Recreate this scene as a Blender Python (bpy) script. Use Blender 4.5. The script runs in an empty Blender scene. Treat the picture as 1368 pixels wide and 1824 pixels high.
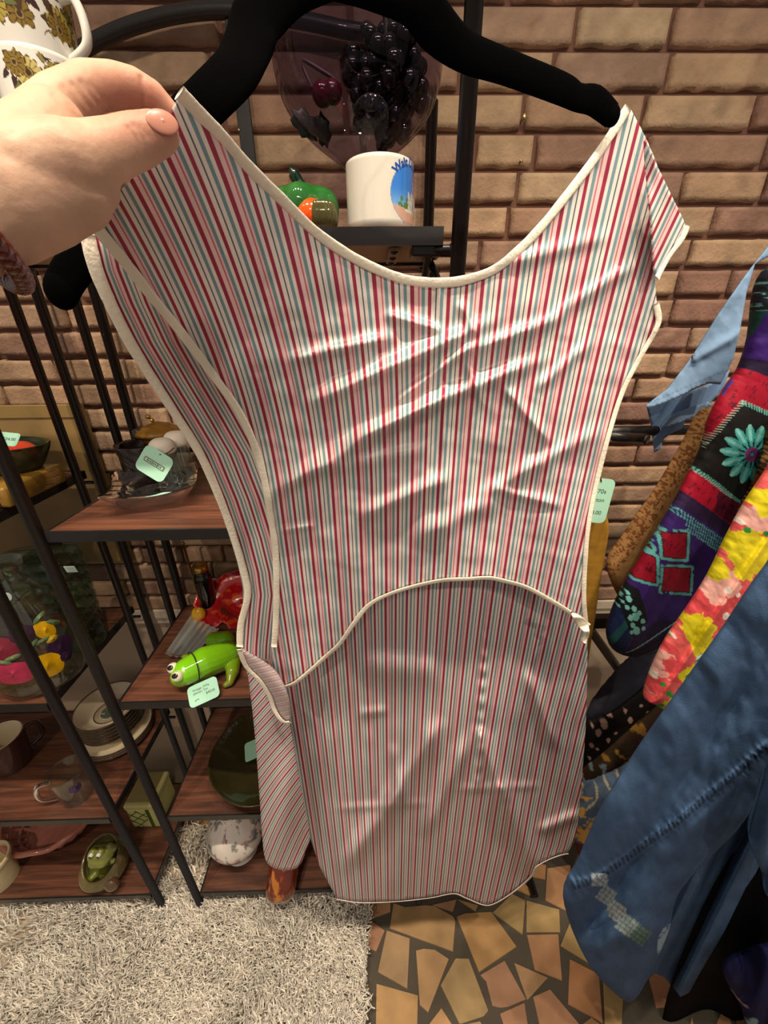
import bpy, bmesh, math, random
import numpy as np
from mathutils import Vector, Matrix, noise
from mathutils.geometry import delaunay_2d_cdt
random.seed(7); RNG = np.random.default_rng(7)
SC = bpy.context.scene; COL = SC.collection
PI = math.pi
# ---------------------------------------------------------------- camera model
F, PITCH, ROLL, YAW, H = 690.0, math.radians(25.13), math.radians(.53), math.radians(1.08), 1.575
cp, sp, cr, sr, cyw, syw = math.cos(PITCH), math.sin(PITCH), math.cos(ROLL), math.sin(ROLL), math.cos(YAW), math.sin(YAW)
def ray(px, py):
    a = np.asarray(px, float) - 684; b = np.asarray(py, float) - 912
    u = (a*cr - b*sr)/F; v = (a*sr + b*cr)/F
    X = u; Y = cp - v*sp; Z = -sp - v*cp
    return X*cyw + Y*syw, -X*syw + Y*cyw, Z
def at(px, py, Y):
    dx, dy, dz = ray(px, py); t = np.asarray(Y, float)/dy
    return np.stack([dx*t, dy*t, dz*t + H], -1)
def atz(px, py, z):
    dx, dy, dz = ray(px, py); t = (z - H)/dz
    return np.array([dx*t, dy*t, z])
def mpp(py, Y):                       # metres per photo pixel at a depth
    v = (np.asarray(py, float) - 912)/F
    return np.asarray(Y, float)/(cp - v*sp)/F
cam = bpy.data.objects.new('camera', bpy.data.cameras.new('camera')); COL.objects.link(cam)
fw = np.array([cp*syw, cp*cyw, -sp])
dn0 = np.array([-sp*syw, -sp*cyw, -cp]); rt0 = np.array([cyw, -syw, 0])
rt = rt0*cr - 0 + dn0*sr*1.0
rt = rt0*cr + dn0*(sr); dn = dn0*cr - rt0*sr
rt = np.array([*(np.array(ray(685, 912)) - np.array(ray(684, 912)))])*F
dn = np.array([*(np.array(ray(684, 913)) - np.array(ray(684, 912)))])*F
cam.matrix_world = Matrix([[rt[i], -dn[i], -fw[i], (0, 0, H)[i]] for i in range(3)] + [[0, 0, 0, 1]])
cam.data.sensor_fit = 'AUTO'; cam.data.sensor_width = 36; cam.data.lens = F*36/1824
cam.data.clip_start = .02; SC.camera = cam
# ---------------------------------------------------------------- numpy noise
def vn(x, y, seed=0):
    x = np.asarray(x, float); y = np.asarray(y, float)
    xi = np.floor(x).astype(np.int64); yi = np.floor(y).astype(np.int64); fx = x-xi; fy = y-yi
    fx = fx*fx*(3-2*fx); fy = fy*fy*(3-2*fy)
    def h(a, b):
        n = (a*374761393 + b*668265263 + seed*1274126177) & 0xffffffff
        n = ((n ^ (n >> 13))*1274126177) & 0xffffffff
        return ((n ^ (n >> 16)) & 0xffff)/65535.
    return (h(xi, yi)*(1-fx)+h(xi+1, yi)*fx)*(1-fy) + (h(xi, yi+1)*(1-fx)+h(xi+1, yi+1)*fx)*fy
def fbm(x, y, seed=0, o=4):
    s = 0; a = .5
    for i in range(o): s = s + a*vn(x, y, seed+i); x = x*2.03; y = y*2.03; a *= .5
    return s
def lin(c):
    c = np.asarray(c, float)/255.
    return np.where(c <= .04045, c/12.92, ((c+.055)/1.055)**2.4)
def ss(a, b, x):
    t = np.clip((x-a)/(b-a), 0, 1); return t*t*(3-2*t)
def inpoly(poly, x, y):
    r = np.zeros(np.shape(x), bool); n = len(poly)
    for i in range(n):
        x0, y0 = poly[i]; x1, y1 = poly[(i+1) % n]
        if y0 == y1: continue
        c = ((y0 > y) != (y1 > y)) & (x < (x1-x0)*(y-y0)/(y1-y0)+x0); r ^= c
    return r
def segdist(pts, x, y, closed=True):
    d = np.full(np.shape(x), 1e9); n = len(pts)
    for i in range(n if closed else n-1):
        x0, y0 = pts[i]; x1, y1 = pts[(i+1) % n]; dx, dy = x1-x0, y1-y0; L = dx*dx+dy*dy+1e-12
        t = np.clip(((x-x0)*dx+(y-y0)*dy)/L, 0, 1)
        d = np.minimum(d, np.hypot(x-x0-t*dx, y-y0-t*dy))
    return d
def cat(pts, n=4, closed=False):
    P = np.array(pts, float); m = len(P); out = []
    rng_ = range(m) if closed else range(m-1)
    for i in rng_:
        if closed: a, b, c, d = P[i-1], P[i], P[(i+1) % m], P[(i+2) % m]
        else: a, b, c, d = P[max(i-1, 0)], P[i], P[i+1], P[min(i+2, m-1)]
        for k in range(n):
            t = k/n
            out.append(.5*((2*b)+(c-a)*t+(2*a-5*b+4*c-d)*t*t+(3*b-a-3*c+d)*t**3))
    if not closed: out.append(P[-1])
    return np.array(out)
# ---------------------------------------------------------------- materials
def newmat(name):
    m = bpy.data.materials.new(name); m.use_nodes = True
    nt = m.node_tree; return m, nt, nt.nodes['Principled BSDF']
def N(nt, t, **kw):
    n = nt.nodes.new(t)
    for k, v in kw.items(): setattr(n, k, v)
    return n
def M(name, col=(200, 200, 200), rough=.5, metal=0, spec=.5, trans=0, ior=1.45, coat=0, sss=0, attr=False, bump=None, var=None, sheen=0, stretch=(1, 1, 1)):
    m, nt, b = newmat(name); L = nt.links.new
    c = (*lin(col), 1)
    b.inputs['Base Color'].default_value = c; b.inputs['Roughness'].default_value = rough
    b.inputs['Metallic'].default_value = metal; b.inputs['IOR'].default_value = ior
    b.inputs['Specular IOR Level'].default_value = spec; b.inputs['Transmission Weight'].default_value = trans
    b.inputs['Coat Weight'].default_value = coat; b.inputs['Coat Roughness'].default_value = .03
    if sss:
        b.inputs['Subsurface Weight'].default_value = sss; b.inputs['Subsurface Radius'].default_value = (.008, .003, .0015); b.inputs['Subsurface Scale'].default_value = 1
    if sheen: b.inputs['Sheen Weight'].default_value = sheen; b.inputs['Sheen Roughness'].default_value = .5
    out = None
    if attr:
        a = N(nt, 'ShaderNodeAttribute', attribute_name='Col'); out = a.outputs['Color']
    tc = N(nt, 'ShaderNodeTexCoord'); mp = N(nt, 'ShaderNodeMapping'); mp.inputs['Scale'].default_value = stretch
    L(tc.outputs['Object'], mp.inputs['Vector'])
    if var:
        n = N(nt, 'ShaderNodeTexNoise'); n.inputs['Scale'].default_value = var[0]; n.inputs['Detail'].default_value = 6; L(mp.outputs[0], n.inputs['Vector'])
        mx = N(nt, 'ShaderNodeMix', data_type='RGBA'); mr = N(nt, 'ShaderNodeMapRange')
        mr.inputs[1].default_value = .35; mr.inputs[2].default_value = .68; L(n.outputs[0], mr.inputs[0]); L(mr.outputs[0], mx.inputs[0])
        if out: L(out, mx.inputs[6])
        else: mx.inputs[6].default_value = c
        if len(var) > 2: mx.inputs[7].default_value = (*lin(var[2]), 1)
        elif attr: mx.blend_type = 'MULTIPLY'; mx.inputs[7].default_value = (1-var[1], 1-var[1], 1-var[1], 1)
        else: mx.inputs[7].default_value = (*(lin(col)*(1-var[1])), 1)
        if len(var) > 2:
            ml = N(nt, 'ShaderNodeMath', operation='MULTIPLY'); ml.inputs[1].default_value = var[1]; L(mr.outputs[0], ml.inputs[0]); L(ml.outputs[0], mx.inputs[0])
        out = mx.outputs[2]
    if out: L(out, b.inputs['Base Color'])
    if bump:
        n = N(nt, 'ShaderNodeTexNoise'); n.inputs['Scale'].default_value = bump[0]; n.inputs['Detail'].default_value = 5; L(mp.outputs[0], n.inputs['Vector'])
        bp = N(nt, 'ShaderNodeBump'); bp.inputs['Strength'].default_value = bump[1]; bp.inputs['Distance'].default_value = bump[2] if len(bump) > 2 else .002
        L(n.outputs[0], bp.inputs['Height']); L(bp.outputs[0], b.inputs['Normal'])
    return m
def thin_glass(name, tint, rough=.03, gl=1.0, ior=1.5, base=.05):
    m = bpy.data.materials.new(name); m.use_nodes = True; nt = m.node_tree; nt.nodes.clear(); L = nt.links.new
    o = N(nt, 'ShaderNodeOutputMaterial'); mx = N(nt, 'ShaderNodeMixShader'); t = N(nt, 'ShaderNodeBsdfTransparent'); g = N(nt, 'ShaderNodeBsdfGlossy')
    t.inputs[0].default_value = (*lin(tint), 1); g.inputs[0].default_value = (gl, gl, gl, 1); g.inputs['Roughness'].default_value = rough
    lw = N(nt, 'ShaderNodeLayerWeight'); lw.inputs[0].default_value = .5; p = N(nt, 'ShaderNodeMath', operation='POWER'); p.inputs[1].default_value = 4.5; f = N(nt, 'ShaderNodeMath', operation='MULTIPLY_ADD'); f.inputs[1].default_value = .55*(ior-.5); f.inputs[2].default_value = base*(ior-.5)
    L(lw.outputs['Facing'], p.inputs[0]); L(p.outputs[0], f.inputs[0]); L(f.outputs[0], mx.inputs[0]); L(t.outputs[0], mx.inputs[1]); L(g.outputs[0], mx.inputs[2]); L(mx.outputs[0], o.inputs[0]); return m
# ---------------------------------------------------------------- mesh builder
class MB:
    def __init__(s): s.v = []; s.f = []; s.c = []; s.n = 0; s.mi = []; s.cur = 0
    def add(s, v, f, col=None):
        v = np.asarray(v, float).reshape(-1, 3); s.v.append(v)
        s.f += [tuple(i+s.n for i in q) for q in f]; s.mi += [s.cur]*len(f); s.n += len(v)
        if col is None: col = (255, 255, 255)
        col = np.asarray(col, float)
        s.c.append(lin(np.broadcast_to(col, (len(v), 3))))
        return s
    def grid(s, P, cu=False, cv=False, col=None, flip=False):
        P = np.asarray(P, float); a, b = P.shape[:2]; f = []
        for i in range(a if cu else a-1):
            for j in range(b if cv else b-1):
                q = (i*b+j, ((i+1) % a)*b+j, ((i+1) % a)*b+(j+1) % b, i*b+(j+1) % b)
                f.append(q[::-1] if flip else q)
        return s.add(P.reshape(-1, 3), f, None if col is None else np.asarray(col, float).reshape(-1, 3) if np.ndim(col) > 1 else col)
    def box(s, lo, hi, col=None, rot=None, bev=0):
        lo = np.array(lo, float); hi = np.array(hi, float); c = (lo+hi)/2; h = (hi-lo)/2
        if bev:
            bm = bmesh.new(); bmesh.ops.create_cube(bm, size=2)
            for v in bm.verts: v.co = Vector([v.co[i]*h[i] for i in range(3)])
            bmesh.ops.bevel(bm, geom=bm.edges[:], offset=bev, segments=2, affect='EDGES', profile=.5)
            bm.verts.index_update(); v = np.array([x.co[:] for x in bm.verts]); f = [[x.index for x in q.verts] for q in bm.faces]; bm.free()
        else:
            v = np.array([[x, y, z] for x in (-1, 1) for y in (-1, 1) for z in (-1, 1)])*h
            f = [(0, 1, 3, 2), (4, 6, 7, 5), (0, 4, 5, 1), (2, 3, 7, 6), (0, 2, 6, 4), (1, 5, 7, 3)]
        if rot is not None: v = v @ np.array(rot).T
        return s.add(v+c, f, col)
    def lathe(s, prof, c=(0, 0, 0), seg=48, col=None, rot=None, sx=1, sy=1, warp=None):
        prof = np.array(prof, float); a = np.linspace(0, 2*PI, seg, endpoint=False)
        P = np.stack([np.stack([np.sin(a)*r*sx, -np.cos(a)*r*sy, np.full(seg, z)], -1) for r, z in prof], 0)
        if warp: P = warp(P, a)
        colv = None
        if callable(col): colv = col(P, a)
        elif col is not None: colv = col
        Q = P.reshape(-1, 3)
        if rot is not None: Q = Q @ np.array(rot).T
        Q = Q + np.array(c); return s.grid(Q.reshape(P.shape), cv=True, col=colv, flip=True)
    def tube(s, pts, r, sides=10, col=None, closed=False, flat=None, cap=True):
        P = np.array(pts, float); n = len(P); r = np.broadcast_to(np.asarray(r, float), (n,))
        T = np.gradient(P, axis=0) if not closed else np.roll(P, -1, 0)-np.roll(P, 1, 0)
        T /= np.linalg.norm(T, axis=1, keepdims=True)+1e-12
        up = np.array([0, 0, 1.]) if abs(T[0] @ [0, 0, 1]) < .9 else np.array([0, 1., 0])
        rings = []; a = np.linspace(0, 2*PI, sides, endpoint=False); nrm = None
        for i in range(n):
            if flat is not None:
                w = np.array(flat, float); w = w - T[i]*(w @ T[i]); w /= np.linalg.norm(w)+1e-12; nrm = w
            else:
                if nrm is None: nrm = np.cross(up, T[i])
                nrm = nrm - T[i]*(nrm @ T[i]); nrm /= np.linalg.norm(nrm)+1e-12
            bn = np.cross(T[i], nrm); k = .26 if flat is not None else 1
            rings.append(P[i]+r[i]*(np.cos(a)[:, None]*nrm*k+np.sin(a)[:, None]*bn))
        R = np.array(rings); n0 = s.n; s.grid(R, cu=closed, cv=True, col=col)
        if cap and not closed:
            s.f += [tuple(n0+i for i in range(sides))[::-1], tuple(n0+(n-1)*sides+i for i in range(sides))]; s.mi += [s.cur]*2
        return s
    def ell(s, c, r, rot=None, seg=20, col=None, warp=None):
        r = np.broadcast_to(np.asarray(r, float), (3,)); th = np.linspace(.02, PI-.02, seg//2+1); a = np.linspace(0, 2*PI, seg, endpoint=False)
        P = np.stack([np.sin(th)[:, None]*np.cos(a), np.sin(th)[:, None]*np.sin(a), np.cos(th)[:, None]*np.ones(seg)], -1)
        if warp: P = warp(P)
        Q = P.reshape(-1, 3)*r
        if rot is not None: Q = Q @ np.array(rot).T
        n0 = s.n; s.grid((Q+np.array(c)).reshape(P.shape), cv=True, col=col)
        m = seg//2; s.f += [tuple(n0+i for i in range(seg))[::-1], tuple(n0+m*seg+i for i in range(seg))]; s.mi += [s.cur]*2
        return s
def rotz(a): c, s = math.cos(a), math.sin(a); return np.array([[c, -s, 0], [s, c, 0], [0, 0, 1.]])
def rotx(a): c, s = math.cos(a), math.sin(a); return np.array([[1., 0, 0], [0, c, -s], [0, s, c]])
def roty(a): c, s = math.cos(a), math.sin(a); return np.array([[c, 0, s], [0, 1., 0], [-s, 0, c]])
def frame(d, up=(0, 0, 1)):           # columns: x=d, y, z
    d = np.array(d, float); d /= np.linalg.norm(d); u = np.array(up, float); y = np.cross(u, d); y /= np.linalg.norm(y); return np.stack([d, y, np.cross(d, y)], 1)
def tag(o, label=None, cat_=None, group=None, kind=None):
    if label: o['label'] = label
    if cat_: o['category'] = cat_
    if group: o['group'] = group
    if kind: o['kind'] = kind
    return o
def thing(name, loc, label, cat_, group=None):
    o = bpy.data.objects.new(name, None); COL.objects.link(o); o.location = Vector([float(x) for x in loc]); o.empty_display_size = .02
    o['_org'] = [float(x) for x in loc]
    return tag(o, label, cat_, group)
def org(o):
    p = np.zeros(3)
    while o is not None: p += np.array(o.location); o = o.parent
    return p
def obj(name, mb, mat, parent=None, smooth=True, uv=None, label=None):
    V = np.concatenate(mb.v); me = bpy.data.meshes.new(name)
    if parent is not None: og = org(parent); loc = (0, 0, 0)
    else: og = np.array([(V[:, 0].min()+V[:, 0].max())/2, (V[:, 1].min()+V[:, 1].max())/2, V[:, 2].min()]); loc = og
    me.from_pydata((V-og).tolist(), [], mb.f); 
    C = np.concatenate(mb.c); at_ = me.color_attributes.new('Col', 'FLOAT_COLOR', 'POINT')
    at_.data.foreach_set('color', np.concatenate([C, np.ones((len(C), 1))], 1).astype(np.float32).ravel())
    if uv is not None:
        U = me.attributes.new('stripe', 'FLOAT', 'POINT'); U.data.foreach_set('value', np.asarray(uv, np.float32))
    for m in (mat if isinstance(mat, (list, tuple)) else [mat]): me.materials.append(m)
    me.polygons.foreach_set('material_index', mb.mi)
    if smooth: me.polygons.foreach_set('use_smooth', [True]*len(me.polygons))
    me.update()
    o = bpy.data.objects.new(name, me); COL.objects.link(o); o.parent = parent; o.location = loc
    if label: o['label'] = label
    return o
def autosmooth(o, ang=40):
    me = o.data; bm = bmesh.new(); bm.from_mesh(me); a = math.radians(ang)
    for e in bm.edges: e.smooth = (len(e.link_faces) == 2 and e.calc_face_angle(0) < a)
    bm.to_mesh(me); bm.free(); return o
def copy_tree(o, parent=None):
    c = o.copy(); COL.objects.link(c); c.parent = parent
    for ch in list(o.children): copy_tree(ch, c)
    return c
def sheet(outline, Yf, step=6, thick=.0016, col=None, ufun=None, inflate=None, smooth_n=0, mb=None):
    """a piece of cloth cut to an outline, given its own depth, folds and thickness"""
    ol = cat(outline, 3, True) if smooth_n else np.array(outline, float)
    # resample outline
    pts = []
    for i in range(len(ol)):
        a, b = ol[i], ol[(i+1) % len(ol)]; n = max(1, int(np.hypot(*(b-a))/step))
        for k in range(n): pts.append(a+(b-a)*k/n)
    ol = np.array(pts); x0, y0 = ol.min(0); x1, y1 = ol.max(0)
    gx, gy = np.meshgrid(np.arange(x0, x1, step), np.arange(y0, y1, step*.87)); gx = gx + (np.arange(gx.shape[0]) % 2)[:, None]*step*.5
    gx = gx.ravel(); gy = gy.ravel(); k = inpoly(ol, gx, gy) & (segdist(ol, gx, gy) > step*.55)
    allp = np.concatenate([ol, np.stack([gx[k], gy[k]], 1)]); n = len(ol)
    r = delaunay_2d_cdt([Vector(p) for p in allp.tolist()], [(i, (i+1) % n) for i in range(n)], [], 1, 1e-5)
    V2 = np.array([v[:] for v in r[0]]); tri = [tuple(f) for f in r[2]]
    px, py = V2[:, 0], V2[:, 1]; Y = Yf(px, py)*np.ones(len(px)); P = at(px, py, Y)
    if inflate:
        w, T = inflate; d = segdist(ol, px, py); q = np.clip(d/w, 0, 1); h = T*np.sqrt(np.clip(1-(1-q)**2, 0, 1)); h = np.maximum(h, thick*.5)
        Fv = P-np.stack([0*h, h, 0*h], 1); Bv = P+np.stack([0*h, h, 0*h], 1)
    else: Fv = P; Bv = P+np.array([0, thick, 0])
    A = V2[tri[0][1]]-V2[tri[0][0]]; B = V2[tri[0][2]]-V2[tri[0][0]]
    ccw = A[0]*B[1]-A[1]*B[0] > 0            # in photo space (y down) -> facing the viewer when clockwise in y-up terms
    m = len(px); f = [(t if not ccw else t[::-1]) for t in tri]; f = [t for t in f] + [tuple(i+m for i in t[::-1]) for t in f]
    ec = {}
    for t in f[:len(tri)]:
        for a, b in ((t[0], t[1]), (t[1], t[2]), (t[2], t[0])): ec[(a, b)] = 1
    for (a, b) in list(ec):
        if (b, a) not in ec: f.append((b, a, a+m, b+m))
    c = None
    if col is not None:
        c = np.asarray(col(px, py), float) if callable(col) else np.broadcast_to(np.array(col, float), (m, 3)); c = np.concatenate([c, c])
    mb = mb or MB(); mb.add(np.concatenate([Fv, Bv]), f, c)
    u = None
    if ufun is not None: u = ufun(px, py); u = np.concatenate([u, u])
    return mb, u
def organic(parts, voxel=.002, it=6, name='tmp'):
    """union of tapered limbs as one continuous surface; parts: list of chains [(xyz, r), ...]"""
    mb = MB()
    for ch in parts:
        for i, (p, r) in enumerate(ch): mb.ell(p, r, seg=20)
        for (p, r), (q, t) in zip(ch, ch[1:]):
            p = np.array(p, float); q = np.array(q, float); n = 6
            mb.tube([p+(q-p)*k/n for k in range(n+1)], [r+(t-r)*k/n for k in range(n+1)], 20)
    V = np.concatenate(mb.v); me = bpy.data.meshes.new(name); me.from_pydata(V.tolist(), [], mb.f)
    o = bpy.data.objects.new(name, me); COL.objects.link(o)
    md = o.modifiers.new('r', 'REMESH'); md.mode = 'VOXEL'; md.voxel_size = voxel
    sm = o.modifiers.new('s', 'SMOOTH'); sm.factor = .5; sm.iterations = it
    dg = bpy.context.evaluated_depsgraph_get(); ev = o.evaluated_get(dg); m2 = bpy.data.meshes.new_from_object(ev)
    n = len(m2.vertices); v = np.empty(n*3); m2.vertices.foreach_get('co', v); f = [tuple(p.vertices) for p in m2.polygons]
    bpy.data.objects.remove(o); bpy.data.meshes.remove(m2)
    return v.reshape(-1, 3), f
def text_mesh(s, size=1.0, bold=0.0):
    cu = bpy.data.curves.new('t', 'FONT'); cu.body = s; cu.size = size; cu.offset = bold; cu.align_x = 'CENTER'; cu.align_y = 'CENTER'
    o = bpy.data.objects.new('t', cu); COL.objects.link(o); dg = bpy.context.evaluated_depsgraph_get(); dg.update()
    me = bpy.data.meshes.new_from_object(o.evaluated_get(dg)); v = np.empty(len(me.vertices)*3); me.vertices.foreach_get('co', v)
    f = [tuple(p.vertices) for p in me.polygons]; bpy.data.objects.remove(o); bpy.data.meshes.remove(me)
    return v.reshape(-1, 3), f
# ================================================================ SETTING
WY = .927                                   # mortar plane of the brick wall
def build_wall():
    pal = np.array([(182, 150, 122), (170, 138, 114), (158, 122, 104), (186, 158, 128), (150, 116, 102), (176, 146, 118), (140, 110, 98), (190, 166, 136)], float)*.97
    mb = MB(); pitch = .0528; z = .845; row = 0; rg = random.Random(11)
    mb.add([(-2.4, WY, .80), (2.4, WY, .80), (2.4, WY, 3.0), (-2.4, WY, 3.0), (-2.4, WY+.06, .80), (2.4, WY+.06, .80), (2.4, WY+.06, 3.0), (-2.4, WY+.06, 3.0)],
           [(0, 1, 2, 3), (5, 4, 7, 6), (4, 0, 3, 7), (1, 5, 6, 2), (3, 2, 6, 7), (4, 5, 1, 0)], (122, 88, 76))
    mb.cur = 1
    while z < 2.75:
        x = -1.75 - rg.random()*.2; hgt = pitch-.0085
        while x < 1.9:
            L = rg.choice([.205, .215, .2, .16, .11, .225, .19]); big = -1.1 < x < .9 and z < 2.25
            nx, nz = (max(8, int(L/.008)), 9) if big else (5, 4)
            a = np.linspace(0, 1, nx); b = np.linspace(0, 1, nz); e_ = .0018/(L-.009); e2 = .0018/hgt; a = np.concatenate([[0], np.linspace(e_, 1-e_, nx-2), [1]]); b = np.concatenate([[0], np.linspace(e2, 1-e2, nz-2), [1]]); A, B = np.meshgrid(a, b, indexing='ij')
            X = x+.0045+A*(L-.009); Zz = z+B*hgt
            ed = np.minimum(np.minimum(A, 1-A)*(L-.009), np.minimum(B, 1-B)*hgt)
            out = .0125*np.sqrt(np.clip(ed/.0018, .0, 1)); rgh = (fbm(X*70, Zz*70, 3)-.45)*.0016+(fbm(X*300, Zz*300, 5)-.45)*.0010
            wob = (vn(X*55+7, Zz*55, 9)-.5)*.005*(ed < .001)
            Y = WY-.0005-out-rgh*(out > 0)
            if big: X = X+wob; Zz = Zz+(vn(X*45, Zz*45+3, 4)-.5)*.005*(ed < .001)
            base = pal[rg.randrange(len(pal))]*.55+pal[rg.randrange(len(pal))]*.45
            c = base*(.84+.34*fbm(X*40, Zz*40, 17)[..., None]); k = ss(.5, .75, fbm(X*22+5, Zz*30, 23, 3))[..., None]; c = c*(1-k*.35)+np.array([214, 186, 150])*k*.35
            k2 = ss(.62, .8, fbm(X*30, Zz*30+9, 31, 3))[..., None]; c = c*(1-k2*.4)+np.array([128, 84, 72])*k2*.4
            mb.grid(np.stack([X, Y, Zz], -1), col=c, flip=False); x += L
        z += pitch; row += 1
    mat = M('brick_face', rough=.82, attr=True, bump=(150, .55, .0035), spec=.3); mor = M('mortar', attr=True, rough=.9, bump=(300, .5, .002))
    o = obj('wall_back', mb, [mor, mat]); tag(o, 'brick wall of tan and pink bricks with dark mortar', None, kind='structure')
    mb = MB(); mb.box((-2.4, WY, 0), (2.4, WY+.06, .80)); tag(obj('wall_back_lower', mb, M('lower_wall', (186, 168, 146), .8, bump=(60, .2)), smooth=False), kind='structure')
    mb = MB(); mb.box((-2.4, WY-.016, .812), (2.4, WY+.01, .845), bev=.004); mb.box((-2.4, WY-.010, .79), (2.4, WY+.01, .8115), bev=.003)
    tag(obj('trim_1', mb, M('trim_paint', (214, 200, 182), .6), smooth=False), kind='structure')
build_wall()
for nm, p in (('nail', (932, 210)), ('nail', (926, 288))):
    P = at(*p, WY-.0135); mb = MB(); big = p[1] < 250
    mb.tube([P+(0, .012, 0), P+(0, -.006, -.001)], .0016, 8); mb.ell(P+(0, -.007, -.001), (.0042, .002, .0052) if big else (.0028, .002, .0028), seg=12)
    tag(obj(nm, mb, M('nail_brass', (190, 165, 120), .25, 1)), 'brass nail head in a brick right of the shelf, the upper of two' if big else 'small brass nail in a brick right of the shelf, below the larger nail', 'nail')
# ---- floor: crazy paving
def build_floor():
    o0 = np.array([640, 1560.]); k = 460/1368.
    T = [[(180, 145), (240, 165), (355, 155), (400, 160), (500, 215), (510, 245), (497, 402), (160, 278)], [(515, 215), (560, 198), (700, 190), (835, 375), (635, 512)], [(705, 195), (810, 95), (880, 130), (865, 312)],
         [(885, 130), (1060, 178), (1065, 300), (885, 300)], [(888, 312), (1055, 308), (1075, 555), (930, 500)], [(145, 288), (268, 330), (255, 600), (97, 510)], [(300, 395), (340, 385), (400, 390), (475, 440), (365, 725), (320, 685)],
         [(430, 578), (510, 435), (580, 437), (685, 715), (660, 745), (540, 785), (530, 785)], [(640, 525), (770, 448), (885, 655), (790, 695), (745, 700), (705, 690), (672, 560)], [(820, 460), (1000, 540), (890, 660)],
         [(90, 570), (312, 632), (305, 900), (85, 900)], [(920, 640), (1010, 600), (1170, 790), (1150, 900), (980, 900)], [(1115, 440), (1270, 520), (1290, 780), (1105, 680)], [(1125, 225), (1200, 300), (1260, 490), (1065, 370)],
         [(985, 130), (995, -40), (1120, -60), (1105, 190)], [(385, 155), (515, 125), (495, 190)], [(520, 125), (630, 155), (615, 188)], [(60, 140), (165, 140), (165, 190), (70, 225)], [(60, 235), (135, 290), (90, 400), (30, 380)],
         [(370, 785), (435, 700), (490, 785), (490, 900), (360, 900)], [(745, 730), (875, 672), (895, 800), (890, 900), (800, 900)], [(1165, 800), (1230, 750), (1280, 790), (1280, 900)], [(830, 75), (905, 105), (915, 80), (880, 45), (780, 60)],
         [(905, 5), (985, 20), (990, -60), (900, -70)], [(500, 800), (640, 770), (720, 900), (505, 900)], [(1290, 540), (1400, 600), (1390, 800), (1300, 790)], [(700, -10), (880, 20), (800, 70), (640, 130)]]
    mb = MB(); mb.add([(-2.4, -2.2, 0), (2.4, -2.2, 0), (2.4, WY, 0), (-2.4, WY, 0), (-2.4, -2.2, -.05), (2.4, -2.2, -.05), (2.4, WY, -.05), (-2.4, WY, -.05)], [(0, 1, 2, 3), (7, 6, 5, 4), (4, 5, 1, 0), (6, 7, 3, 2), (5, 6, 2, 1), (7, 4, 0, 3)], (78, 74, 66))
    mb.cur = 1; rg = random.Random(3)
    def tile(pts):
        P = np.array(pts); n = len(P); c = P.mean(0); h = .003; base = np.array([rg.uniform(174, 194), rg.uniform(138, 152), rg.uniform(94, 110)])
        top = np.concatenate([c+(P-c)*.985, np.full((n, 1), h)], 1); bot = np.concatenate([P, np.full((n, 1), .0002)], 1)
        # fan with a ring so that the tone can vary
        mid = np.concatenate([c+(P-c)*.55, np.full((n, 1), h)], 1); v = np.concatenate([bot, top, mid, [[c[0], c[1], h]]]); f = []
        A = sum(P[i-1][0]*P[i][1]-P[i][0]*P[i-1][1] for i in range(n))
        for i in range(n):
            j = (i+1) % n; q = [(i, j, n+j, n+i), (n+i, n+j, 2*n+j, 2*n+i), (2*n+i, 2*n+j, 3*n)]
            f += q if A > 0 else [t[::-1] for t in q]
        mb.add(v, f, base)
    traced = []
    for t in T:
        w = np.array([atz(*(o0+np.array(p)*k), .003)[:2] for p in t]); traced.append(w); tile(w)
    lo = np.min([w.min(0) for w in traced], 0)-.02; hi = np.max([w.max(0) for w in traced], 0)+.02; s = .085
    for i in range(-26, 27):
        for j in range(-24, 12):
            jt = lambda a, b: np.array([(a+.62*(vn(a*3.1, b*2.7, 5)-.5)+.25*math.sin(b*1.7))*s, (b+.62*(vn(a*2.3+9, b*3.3, 6)-.5)+.25*math.sin(a*2.1))*s])
            q = [jt(i+dx, j+dy) for dx, dy in ((0, 0), (1, 0), (1, 1), (0, 1))]; c = np.mean(q, 0); q = [c+(p-c)*rg.uniform(.74, .97) for p in q]
            if q[0][1] > WY-.1 or any(segdist(w, np.array([c[0]]), np.array([c[1]]))[0] < .05 or inpoly(w, c[0], c[1]) for w in traced): continue
            if rg.random() < .3: q = [q[0], q[1], q[2]]
            elif rg.random() < .25: q = [q[0], (q[0]+q[1])/2+np.array([0, -.012]), q[1], q[2], q[3]]
            tile(q)
    g = M('floor_grout', (84, 78, 68), .9, bump=(180, .5)); m = M('floor_tile', rough=.55, attr=True, var=(16, .28), bump=(260, .25, .001), spec=.4)
    tag(obj('floor', mb, [g, m], smooth=False), 'crazy-paved floor of orange tan stone pieces', None, kind='structure')
build_floor()
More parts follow.
